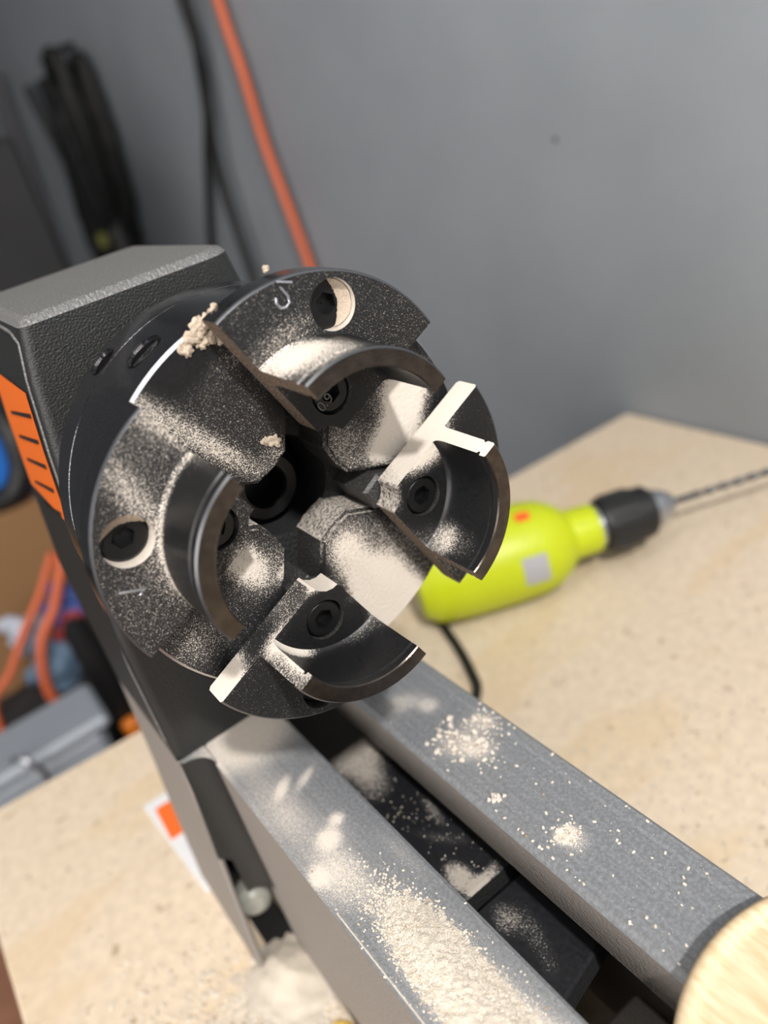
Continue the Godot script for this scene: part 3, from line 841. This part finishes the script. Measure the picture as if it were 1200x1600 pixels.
	for s in [-1.0, 1.0]:
		var m = [[M.speck, M.dust_brown], [M.dust_thin, M.speck], [M.flank, M.dust_thin], [M.dust_brown, M.flank_tip_shaded]][k][0 if s < 0 else 1]
		var ex: Vector3 = e * V(1, s, 0)
		var n: Vector3 = (e * V(-1, s, 0)).normalized()
		b.poly(m, pv, Transform3D(Basis(ex, V(0, 0, 1), n), F * V(U0, -s * KERF, 0)))
		# scooped tip
		var tip := [Vector2(19.9, s * (19.9 - U0 - KERF)), Vector2(19.4, s * 3.2), Vector2(20.3, s * 1.9), Vector2(20.7, 0)]
		tip[0].y = s * (19.9 - U0 - KERF)
		for i in 3:
			var p0: Vector2 = tip[i]; var p1: Vector2 = tip[i + 1]
			var d := (p1 - p0).normalized(); var n2 := Vector2(-absf(d.y), d.x * signf(d.y) * 1.0)
			b.quad([M.speck, M.dust_thin, M.dust, M.dust_thin][k], F * V(p0.x, p0.y, 11), F * V(p1.x, p1.y, 11), F * V(p1.x, p1.y, 2.9), F * V(p0.x, p0.y, 2.9), e * V(n2.x, n2.y, 0))
	b.poly(M.cast_dark, PackedVector2Array([Vector2(19.9, -3.7), Vector2(19.9, 3.7), Vector2(43, 26.9), Vector2(50.5, 16), Vector2(54.3, 0), Vector2(50.5, -16), Vector2(43, -26.9)]), Transform3D(e, F * V(0, 0, 2.9)))
	obj("plate", b, j)
	screw(F * V(U0 + ro, 0, 7.4), e, 5.5, j, k < 2)
	screw(F * V(U0 + ri, 0, 10.4), e, 4.9, j, false)
	if k == 0:   # strength class stamped on the head of the inner screw
		var tm := TextMesh.new(); tm.text = "10.9"; tm.font_size = 32; tm.pixel_size = 0.00005; tm.depth = 0.00015
		var f := SystemFont.new(); f.font_names = PackedStringArray(["Droid Sans"]); tm.font = f
		tm.material = M.edge
		var mk := MeshInstance3D.new(); mk.name = "screw_marking"; mk.mesh = tm
		mk.transform = Transform3D(Basis(V(0, 0, 1), 0.5), (F * V(U0 + ri - 3.1, 2.0, 10.5) - origin_of(j)) * MM)
		j.add_child(mk, true)
	# stamped numerals on the plates that show theirs
	if k < 2:
		b = mb(j)
		var g: Array = [[V(-1.6, -2.4, 0), V(-1.5, -1.2, 0), V(-0.6, -0.3, 0), V(0.6, -0.5, 0), V(1.3, -1.5, 0), V(0.9, -2.8, 0), V(-0.6, -4.4, 0), V(-1.7, -5.6, 0), V(1.7, -5.6, 0)], [V(-1.2, -1.6, 0), V(0, -0.4, 0), V(0, -6.0, 0)]][k]
		var path := []
		for q in g: path.append(F * V([49.4, 47.0][k] + (q.y + 3.0) * -1.0, [12.2, 11.0][k] - q.x * 1.1, 10.62))
		b.tube(M.bright, path, 0.36, 6)
		obj("stamped_numeral", b, j)

# socket-head screw, its top at p
func screw(p: Vector3, e: Basis, r: float, parent, dusty: bool):
	var b := mb(parent)
	var F := Transform3D(e.rotated(e.z, 0.35), p)
	b.lathe(M.screw, [Vector2(r, -3.5), Vector2(r, -0.5), Vector2(r - 0.5, 0.0)], F, 36)
	var rows := [[], [], []]
	for i in 36:
		var a := TAU * i / 36.0
		var hex := 2.3 / cos(fposmod(a, PI / 3) - PI / 6)
		rows[0].append(F * V(cos(a) * (r - 0.5), sin(a) * (r - 0.5), 0))
		rows[1].append(F * V(cos(a) * hex, sin(a) * hex, 0))
		rows[2].append(F * V(cos(a) * hex, sin(a) * hex, -2.8))
	b.loft(M.screw, [rows[0], rows[1]], F * V(0, 0, -5), false, true)
	b.loft(M.screw, [rows[1], rows[2]], F * V(0, 0, -1), true, true, 2.0)
	for i in range(0, 36): b.tri(M.screw, rows[2][i], rows[2][(i + 1) % 36], F * V(0, 0, -3.4), F.basis.z, F.basis.z, F.basis.z)
	obj("screw", b, parent)
	if dusty:   # dust packed against one side of the head
		b = mb(parent)
		var g := []
		var from: float = -1.5 if p.x > 0.0 else 0.2
		for st in 4:
			var row := []
			for i in 33:
				var a := from + 2.8 * i / 32.0
				var t := absf(i / 16.0 - 1.0)
				var rr: float = lerpf([3.0, 3.9, 4.7, 5.5][st], 5.5, t * t * t) + (rng.randf_range(-0.12, 0.12) if st < 3 else 0.0)
				row.append(p + V(cos(a), sin(a), 0) * rr + V(0, 0, lerpf([0.05, 0.35, 0.9, 1.9][st], 0.3, t * t * t) + (rng.randf_range(-0.1, 0.1) if st else 0.0)))
			g.append(row)
		b.loft(M.clump, g, p - V(0, 0, 9), false, false, -1.0); obj("dust_crust", b, parent)

# ---------------------------------------------------------------- loose wood dust
func sawdust():
	# clumps caught on the chuck
	var spots := [[V(-7.6, 51.2, 3.5), 2.0], [V(-9.0, 49.6, 1.0), 2.2], [V(-6.8, 49.0, 3.0), 1.8], [V(-11.0, 48.6, 0.4), 2.6], [V(-13.4, 46.8, 0.3), 2.4], [V(-15.6, 45.2, 0.2), 2.0], [V(-11.5, 45.2, 0.2), 1.8], [V(-8.6, 46.0, 0.4), 2.2], [V(-7.2, 44.2, 0.5), 1.4], [V(-3, 17.5, 0.1), 2.2], [V(-5.5, 18.5, 0.1), 1.4], [V(5, 56.2, 7.0), 1.2], [V(-14.5, -40.5, 9.5), 1.8]]
	var t = thing("dust_clumps", "pale clumps of damp wood dust stuck beside the top jaw of the chuck", "wood dust", V(-12, 44, 0))
	for s in spots:
		var b := mb(t); lump(b, M.clump, s[0], s[1] * 0.8, 0.5, rng.randi() % 1000); obj("clump", b, t)
	# pile of coarse sawdust along the near rail
	var b := mb()
	b.org = V(-31, BED_Y, 70)
	var n := noise(91, 0.10, 4)
	var rows := []
	for i in 130:
		var row := []
		var z := lerpf(34, 118, i / 129.0)
		for j in 44:
			var x := lerpf(-41.0, -20.0, j / 43.0)
			var cx := -29.6 - (z - 60) * 0.03
			var q := pow((x - cx) / 6.4, 2.0) + pow(minf(0.0, z - 58) / 14.0, 2.0)
			row.append(V(x, BED_Y + maxf(-0.3, 2.8 * exp(-q * 1.1) - 0.6 + n.get_noise_2d(x * 5.0, z * 5.0) * 0.75), z))
		rows.append(row)
	b.loft(M.sawdust, rows, V(-31, -140, 70), false, false, -2.0)
	one("sawdust_pile", b, "heap of coarse pale sawdust on the near bed rail", "sawdust").set_meta("kind", "stuff")
	b = mb(); b.org = V(-50, TABLE_Y, -46)
	rows = []
	for i in 24:
		var row := []
		for j in 24:
			var x := lerpf(-75, -38, j / 23.0); var z := lerpf(-58, -10, i / 23.0)
			var q := pow((x + 50) / 11.0, 2.0) + pow((z + 40) / 14.0, 2.0)
			row.append(V(x, TABLE_Y + maxf(-0.5, 9.0 * exp(-q) - 0.6 + n.get_noise_2d(x * 1.3, z * 1.3) * 1.6), z))
		rows.append(row)
	b.loft(M.sawdust, rows, V(-50, -250, -35), false, false, -2.0)
	one("sawdust_drift", b, "drift of fluffy sawdust against the headstock foot", "sawdust").set_meta("kind", "stuff")
	# grains lying loose
	grains("rail_sawdust", "loose sawdust grains scattered over the near bed rail heap", 7000, 0.32, func():
		var x := rng.randfn(-29.8, 3.5); var z := 58.0 + absf(rng.randfn(0.0, 34.0)) if rng.randf() < 0.72 else rng.randfn(52.0, 10.0)
		return V(clampf(x, -41.2, -16.5), BED_Y + 0.15 + maxf(0, 2.4 * exp(-(pow((x + 29.8) / 6.4, 2.0) + pow(minf(0.0, z - 58) / 14.0, 2.0)) * 1.1) - 0.6), maxf(z, 0)))
	grains("far_rail_sawdust", "loose sawdust crumbs on the far bed rail below the chuck", 420, 0.42, func():
		var c: Array = [[14, 14, 3.5, 4], [18, 21, 3, 4], [26, 15, 3, 4], [13.5, 58.5, 2, 1.6], [17, 60, 10, 30]][rng.randi() % 5]
		return V(clampf(rng.randfn(c[0], c[2]), 6.5, 30), BED_Y + 0.2, rng.randfn(c[1], c[3])))
	grains("rail_dust_specks", "tiny pale specks of wood dust sprinkled over both bed rails", 3000, 0.085, func():
		return V(rng.randf_range(-41, -16) if rng.randf() < 0.5 else rng.randf_range(6, 31), BED_Y + 0.06, rng.randf_range(-40, 110)))
	t = thing("dust_lumps", "small round lumps of pale dust on the far bed rail", "wood dust", V(16, BED_Y, 16))
	for i in 26:
		var c: Array = [[13, 15, 3.0, 3.5], [18, 20, 3.0, 4.0], [26, 14, 2.5, 3.0], [9.5, 38.3, 1.4, 0.9], [18, 9, 4.0, 3.0]][i % 5]
		var lb := mb(t); var lr := rng.randf_range(0.5, 1.15)
		lump(lb, M.dust, V(clampf(rng.randfn(c[0], c[2]), 7.5, 30), BED_Y + lr * 0.35, rng.randfn(c[1], c[3])), lr, 0.9, 300 + i); obj("lump", lb, t)
	grains("table_sawdust", "sawdust crumbs strewn over the bench top in front of the headstock leg", 3600, 0.75, func():
		var x := rng.randfn(-78.0, 32.0); var z := rng.randfn(-15.0, 34.0)
		return V(clampf(x, -138, -43), TABLE_Y + 0.3, z))
	grains("back_table_sawdust", "sawdust crumbs strewn over the bench top behind the far rail", 1500, 0.7, func():
		return V(rng.randf_range(60, 370), TABLE_Y + 0.3, rng.randfn(0, 50)))
	grains("web_sawdust", "sawdust grains on the black web between the rails", 130, 0.22, func():
		return V(rng.randfn(-1.0, 4.5), BED_Y - 24.6 - (2.5 if rng.randf() < 2 and false else 0.0), rng.randf_range(-30, 36)))
	# a curled shaving
	b = mb(); b.org = V(-38, TABLE_Y, -10)
	rows = []
	for i in 40:
		var a := 0.24 * i
		var r := 3.0 + 0.10 * i
		var c := V(-47.5 + r * cos(a) * 0.8, TABLE_Y + 6.5 + r * sin(a), -8 + 0.10 * i)
		rows.append([c, c + V(1.5, 0.4, 5.0)])
	b.loft(plain(Color(0.88, 0.74, 0.36), 0.6), rows, V(-47.5, TABLE_Y + 6.5, -8), false, false, -2.0)
	one("wood_shaving", b, "curled yellow wood shaving on the bench by the near rail", "shaving")

func lump(b: Mesher, m, c: Vector3, r: float, flat: float, sd: int):
	var n := noise(sd, 0.35, 3)
	var rows := []
	for i in 19:
		var row := []
		var p := PI * i / 18.0
		for j in 32:
			var a := TAU * j / 32.0
			var d := V(sin(p) * cos(a), sin(p) * sin(a), cos(p))
			var q := r * (0.8 + 0.9 * n.get_noise_3d(d.x * 2.2, d.y * 2.2, d.z * 2.2))
			row.append(c + d * V(q, q, q * flat))
		rows.append(row)
	b.loft(m, rows, c, false, true, -2.0)

func grains(called, label, count: int, size: float, where: Callable):
	var b := mb()
	var mat := StandardMaterial3D.new(); mat.vertex_color_use_as_albedo = true; mat.roughness = 0.95
	b.box(mat, V(1.6, 0.8, 1.1), 0.25, T(0, 0, 0))
	var mm := MultiMesh.new(); mm.transform_format = MultiMesh.TRANSFORM_3D; mm.use_colors = true
	mm.mesh = b.mesh(); mm.instance_count = count
	for i in count:
		var p: Vector3 = where.call()
		var s := size * rng.randf_range(0.5, 1.5)
		mm.set_instance_transform(i, Transform3D(Basis.from_euler(V(rng.randf_range(-0.6, 0.6), rng.randf() * TAU, rng.randf_range(-0.6, 0.6))).scaled(Vector3.ONE * s), p * MM))
		var d := rng.randf()
		mm.set_instance_color(i, Color(0.64, 0.58, 0.50).lerp(Color(0.34, 0.25, 0.16), pow(d, 9.0)) * rng.randf_range(0.8, 1.0))
	var o := MultiMeshInstance3D.new(); o.name = numbered(called, self); o.multimesh = mm; add_child(o)
	tag(o, label, "sawdust"); o.set_meta("kind", "stuff")

# ---------------------------------------------------------------- the drill on the bench
func drill():
	var A := V(181.3, -168.0, -134.9)      # in the body, on its axis
	var B := V(243.6, -168.0, -106.5)      # front of the chuck
	var dir := (B - A).normalized()
	var F := facing(A, dir)
	var t = thing("power_drill", "lime green electric drill with black chuck lying on the bench", "drill", V(A.x, TABLE_Y, A.z))
	var b := mb(t)
	b.lathe(M.lime, [Vector2(0.5, -74), Vector2(20, -73), Vector2(25, -66), Vector2(27, -50), Vector2(27.6, -20), Vector2(27.0, -4), Vector2(25, 5), Vector2(20.5, 13), Vector2(16.5, 17), Vector2(14.5, 19), Vector2(14.2, 33), Vector2(13, 35), Vector2(0.5, 35)], F, 40)
	obj("housing", b, t)
	b = mb(t); b.lathe(M.bright, [Vector2(9, 34.5), Vector2(12.5, 35), Vector2(12.5, 37), Vector2(9, 37.5)], F, 32); obj("collar", b, t)
	b = mb(t)
	b.lathe(M.black, [Vector2(10, 37), Vector2(15.2, 38), Vector2(15.8, 40), Vector2(15.8, 58), Vector2(15, 60), Vector2(14.8, 66), Vector2(12, 69), Vector2(7, 70)], F, 40)
	for i in 18:
		var a := TAU * i / 18.0
		b.tube(M.black, [F * V(15.7 * cos(a), 15.7 * sin(a), 41), F * V(15.7 * cos(a), 15.7 * sin(a), 57)], 0.9, 6)
	obj("drill_chuck", b, t)
	b = mb(t); b.lathe(M.bright, [Vector2(11.6, 68), Vector2(11.4, 70), Vector2(9.0, 77), Vector2(5, 82), Vector2(1.6, 82.5)], F, 32); obj("chuck_nose", b, t)
	b = mb(t)   # twist bit: two lands winding round a core
	var rows := []
	for i in 91:
		var z := 76.0 + i * 0.95
		var row := []
		for j in 16:
			var a := TAU * j / 16.0
			var r := 2.0 if i < 24 else 1.35 + 0.9 * pow(absf(cos(a - i * 0.34)), 3.0)
			if i > 87: r *= (91 - i) / 4.0
			row.append(F * V(r * cos(a), r * sin(a), z))
		rows.append(row)
	b.loft(M.edge, rows, F * V(0, 0, 120), false, true, -2.0); obj("drill_bit", b, t)
	b = mb(t)   # pistol handle, lying flat behind
	var hd := facing(A - dir * 46, V(-dir.z, 0.02, dir.x) * -1.0)
	rows = []
	for q in [[10.0, 17.0, 24.0], [26.0, 16.0, 19.0], [50.0, 15.0, 18.0], [90.0, 16.0, 19.0], [110.0, 17.0, 22.0], [114.0, 15.0, 20.0]]:
		var row := []
		for j in 24:
			var a := TAU * j / 24.0
			row.append(hd * V(q[2] * cos(a), q[1] * sin(a), q[0]))
		rows.append(row)
	b.loft(M.lime, rows, hd * V(0, 0, 60), false, true, 0.5)
	obj("handle", b, t)
	# grey rating plate and orange badge on the housing
	var patch := func(m, called, a0: float, a1: float, z0: float, z1: float, note: String):
		var g := []
		for i in 7:
			var a := lerpf(a0, a1, i / 6.0)
			var row := []
			for k in 3: row.append(F * V(27.75 * cos(a), 27.75 * sin(a), lerpf(z0, z1, k / 2.0)))
			g.append(row)
		var pb := mb(t); pb.loft(m, g, F * V(0, 0, z0), false, false, -2.0); obj(called, pb, t, note)
	# angles in F: x is up cross dir
	patch.call(plain(Color(0.66, 0.66, 0.68), 0.4), "rating_plate", 2.72, 3.32, -17.0, -3.0, "grey rating plate")
	patch.call(plain(Color(0.93, 0.36, 0.14), 0.5), "badge", 1.75, 1.98, -12.0, -4.0, "small orange badge")
	b = mb(); b.org = V(105, TABLE_Y, -120)
	b.tube(M.rubber, curve([V(124, -193, -172), V(119, -193.4, -156), V(111.4, -193.5, -131.7), V(103.5, -193.5, -112), V(94, -193.5, -96), V(70, -193.5, -84), V(48, -193.5, -80)], 40), 2.5, 12)
	one("drill_cord", b, "black rubber power cord of the drill crossing the bench", "cord")

# ---------------------------------------------------------------- what hangs on the wall
func wall_things():
	var b := mb(); b.org = V(370, 0, -690)
	b.tube(M.cord_orange, curve([V(373, 420, -716), V(372, 176, -706), V(371, 111, -697), V(371, 39, -694), V(371, -32, -681), V(371, -90, -671), V(370, -160, -657), V(370, -300, -640)], 50), 5.6, 10)
	one("extension_cord", b, "orange extension cord running down the grey wall", "cord")
	b = mb(); b.org = V(370, 0, -800)
	b.tube(M.rubber, curve([V(372, 420, -806), V(371, 191, -788), V(371, 154, -786), V(371, 110, -792), V(371, 31, -857), V(371, -68, -930), V(370, -200, -1010)], 50), 5.0, 10)
	one("black_cable", b, "black cable on the wall, the left one of the crossing pair", "cable", "black cables on the wall")
	b = mb(); b.org = V(362, 0, -790)
	b.tube(M.rubber, curve([V(362, 420, -740), V(362, 186, -757), V(362, 109, -781), V(362, 15, -812), V(362, -106, -811), V(362, -160, -806), V(362, -300, -800)], 50), 5.6, 10)
	one("black_cable", b, "black cable on the wall, the right one of the crossing pair, beside the orange cord", "cable", "black cables on the wall")
	# hank of black hose hanging from a hook
	var t = thing("cable_hank", "black hank of cable hanging in an oval on the dark end of the wall", "cable", V(350, -120, -1240))
	for k in 11:
		b = mb(t)
		var pts := []
		var n := noise(k + 40, 0.2, 2)
		for i in 41:
			var a := TAU * i / 40.0
			var w := 66.0 + 9.0 * sin(k * 1.7) - (k % 4) * 13.0
			var h := 150.0 - (k % 4) * 12.0 + 8.0 * cos(k * 2.1)
			pts.append(V(330.0 + (k % 5) * 9.0 + 5.0 * n.get_noise_1d(i * 2.0), 45.0 + h * cos(a) - 10 * (k % 3), -1240.0 + w * sin(a) * (1.0 + 0.25 * cos(a) * -1.0) - 12.0 * (k % 3) + 5.0 * n.get_noise_1d(i * 3.0 + 90.0) + 0.4 * h * cos(a)))
		b.tube(M.rubber, pts, 11.5, 8, false); obj("loop", b, t)
	b = mb(t); b.tube(M.black, [V(335, 180, -1240), V(335, -110, -1215)], 24, 10); obj("binding", b, t)
	b = mb(t); b.tube(M.black_metal, [V(384, 214, -1240), V(345, 210, -1240), V(336, 196, -1240), V(330, 205, -1240)], 5, 8); obj("hook", b, t)
	b = mb(t); b.box(plain(Color(0.42, 0.43, 0.20), 0.6), V(16, 22, 14), 3, T(308, -55, -1212)); obj("tie", b, t, "olive cable tie")
	# slim dark rod and a pale batten beyond it
	b = mb(); b.org = V(372, 40, -1500); b.tube(plain(Color(0.15, 0.15, 0.16), 0.6), [V(372, 192, -1530), V(372, 110, -1495), V(372, 30, -1462), V(372, -60, -1420)], 9, 8)
	one("dark_rod", b, "thin dark rod hanging left of the cable hank", "rod")
	b = mb(); b.org = V(365, 0, -1800); b.box(plain(Color(0.36, 0.36, 0.38), 0.6), V(18, 620, 40), 2, Transform3D(Basis(V(1, 0, 0), 0.30), V(366, -60, -1800)))
	one("grey_batten", b, "grey batten leaning on the wall at the far left", "batten")
	b = mb(); b.org = V(300, 40, -2000); b.box(plain(Color(0.30, 0.22, 0.16), 0.8), V(90, 150, 120), 3, T(300, 60, -2020))
	one("wooden_box", b, "brown wooden box in the dark corner at the far left", "box")
	# scuff on the wall
	b = mb(); b.org = V(383.6, 8.8, -279); b.lathe(plain(Color(0.33, 0.34, 0.36), 0.7), [Vector2(2.6, 0.0), Vector2(2.0, 0.5), Vector2(0.1, 0.6)], facing(V(384, 8.8, -283), V(-1, 0, 0)), 12)
	one("wall_plug", b, "small dark plugged hole in the grey wall", "wall plug")

# ---------------------------------------------------------------- the jumble beyond the end of the bench
func clutter():
	var b := mb(); b.org = V(-300, -460, -800)
	b.box(plain(Color(0.20, 0.20, 0.21), 0.8), V(1300, 40, 900), 3, T(-300, -480, -800))
	one("low_shelf", b, "dark low shelf beyond the far end of the bench", "shelf")
	b = mb(); b.org = V(-260, -360, -60)
	b.box(M.floor, V(230, 30, 420), 4, T(-262, -345, -130))
	for c in [[-350, -300], [-350, 50], [-170, -300], [-170, 50]]: b.box(M.floor, V(34, 590, 34), 3, T(c[0], -655, c[1]))
	one("wooden_stool", b, "brown wooden stool just past the left edge of the bench", "stool")
	var t = thing("plastic_tub", "grey plastic tub with lid beyond the end of the bench", "tub", V(-128, -460, -424))
	b = mb(t); b.box(M.grey_plastic, V(142, 158, 50), 6, T(-128, -381, -423)); obj("tub_body", b, t)
	b = mb(t); b.box(M.grey_plastic, V(156, 12, 60), 4, T(-128, -296, -423)); obj("lid", b, t)
	b = mb(t); b.tube(M.bright, curve([V(-124, -290, -404), V(-119, -284, -396), V(-112, -287, -388), V(-108, -300, -388), V(-108, -312, -392)], 16), 2.6, 8); obj("wire_handle", b, t, "bent metal wire handle")
	t = thing("hand_tool", "hand tool with thick black grip standing behind the headstock", "hand tool", V(-36, -460, -510))
	b = mb(t); b.tube(M.black, [V(-37, -260, -500), V(-36, -268, -500), V(-34, -290, -501), V(-34, -330, -503), V(-35, -370, -506), V(-40, -400, -508), V(-40, -460, -512)], [7, 12, 14, 14.5, 15, 16, 17], 16); obj("grip", b, t)
	b = mb(t); b.box(plain(Color(0.95, 0.52, 0.08), 0.5), V(16, 24, 12), 3, T(-34, -381, -486)); obj("trigger", b, t, "orange trigger")
	b = mb(); b.org = V(-30, -460, -710)
	b.box(plain(Color(0.50, 0.37, 0.24), 0.85), V(180, 254, 90), 1.5, T(-72, -333, -712))
	one("cardboard_box", b, "brown cardboard box beyond the headstock", "box")
	var m := plain(Color(0.10, 0.38, 0.70), 0.5)
	t = thing("tool_case", "bright blue tool case with black handle at the left edge", "tool case", V(-26, -206, -700))
	b = mb(t); b.box(m, V(76, 112, 50), 8, T(-35, -150, -705)); obj("case_body", b, t)
	b = mb(t); b.tube(M.black, curve([V(2, -120, -681), V(4, -140, -668), V(-2, -170, -666), V(-18, -190, -668), V(-36, -196, -681)], 20), 12, 10); obj("handle", b, t, "black carrying handle")
	b = mb(); b.org = V(-70, -460, -630); b.box(plain(Color(0.14, 0.14, 0.15), 0.8), V(150, 76, 60), 3, T(-75, -422, -632)); one("dark_crate", b, "low dark crate carrying crumpled bags", "crate")
	var cols := [Color(0.26, 0.33, 0.58), Color(0.62, 0.20, 0.20), Color(0.66, 0.68, 0.73), Color(0.36, 0.45, 0.54)]
	var at := [V(-22, -300, -622), V(-34, -322, -612), V(-70, -312, -626), V(-52, -360, -622)]
	var lb := ["crumpled blue bag below the cardboard box", "red scrap of packaging beside the crumpled blue bag", "crumpled white bag left of the blue one", "grey blue cloth bundled above the grey tub"]
	var nm := ["blue_bag", "red_packet", "white_bag", "blue_cloth"]
	var ct := ["bag", "packet", "bag", "cloth"]
	var sz := [24.0, 16.0, 24.0, 34.0]
	for i in 4:
		b = mb(); b.org = at[i]; lump(b, plain(cols[i], 0.7), at[i], sz[i], 0.5, 60 + i); one(nm[i], b, lb[i], ct[i])
	b = mb(); b.org = V(-30, -460, -560)
	b.tube(M.cord_orange, curve([V(60, 80, -785), V(40, -100, -640), V(26.8, -195, -560), V(6, -211, -560), V(-10, -223, -560), V(-24, -244, -560), V(-41, -270, -560), V(-66, -298, -560), V(-80, -346, -560), V(-72, -382, -560), V(-60, -456, -562)], 60), 5.2, 8)
	one("orange_cord", b, "thicker orange cord dangling in front of the cardboard box beyond the headstock", "cord", "orange cords beyond the headstock")
	b = mb(); b.org = V(-90, -460, -575)
	b.tube(M.cord_orange, curve([V(-19, -226, -573), V(-30, -240, -575), V(-47, -261, -576), V(-70, -284, -578), V(-101, -318, -578), V(-129, -346, -578), V(-140, -456, -580)], 40), 4.2, 8)
	one("orange_cord", b, "thinner orange cord slanting down behind the grey tub", "cord", "orange cords beyond the headstock")
	b = mb(); b.org = V(-40, -460, -900); b.box(plain(Color(0.10, 0.10, 0.11), 0.7), V(260, 560, 120), 6, T(20, -170, -860))
	one("dark_cabinet", b, "dark tool cabinet in shadow behind the headstock", "cabinet")

# ---------------------------------------------------------------- turned blank at the tail end of the far rail
func wood_blank():
	var g := ramp_tex(95, 0.02, [[0.0, Color(0.72, 0.61, 0.47)], [0.45, Color(0.80, 0.71, 0.58)], [1.0, Color(0.86, 0.79, 0.68)]], 4)
	var m := grained(g, 0.55, 0.0, 40.0); m.uv1_scale = V(1.0 / 0.02, 1.0 / 0.05, 1.0 / 0.16)
	var t = thing("wooden_disc", "turned pale wooden disc with rounded rim lying on the bed rails", "wooden disc", V(14, BED_Y, 143))
	var b := mb(t)
	b.lathe(m, [Vector2(0.5, 0), Vector2(38, 0), Vector2(41, 1.6), Vector2(42.2, 4.4), Vector2(41.8, 6.8), Vector2(40.6, 8.0), Vector2(39.2, 8.1), Vector2(38.2, 7.4), Vector2(37.4, 6.9), Vector2(36.2, 7.1), Vector2(18, 8.6), Vector2(0.5, 9.2)], facing(V(14, BED_Y + 0.1, 143), V(0, 1, 0)), 96, false, 0.6)
	obj("disc", b, t)
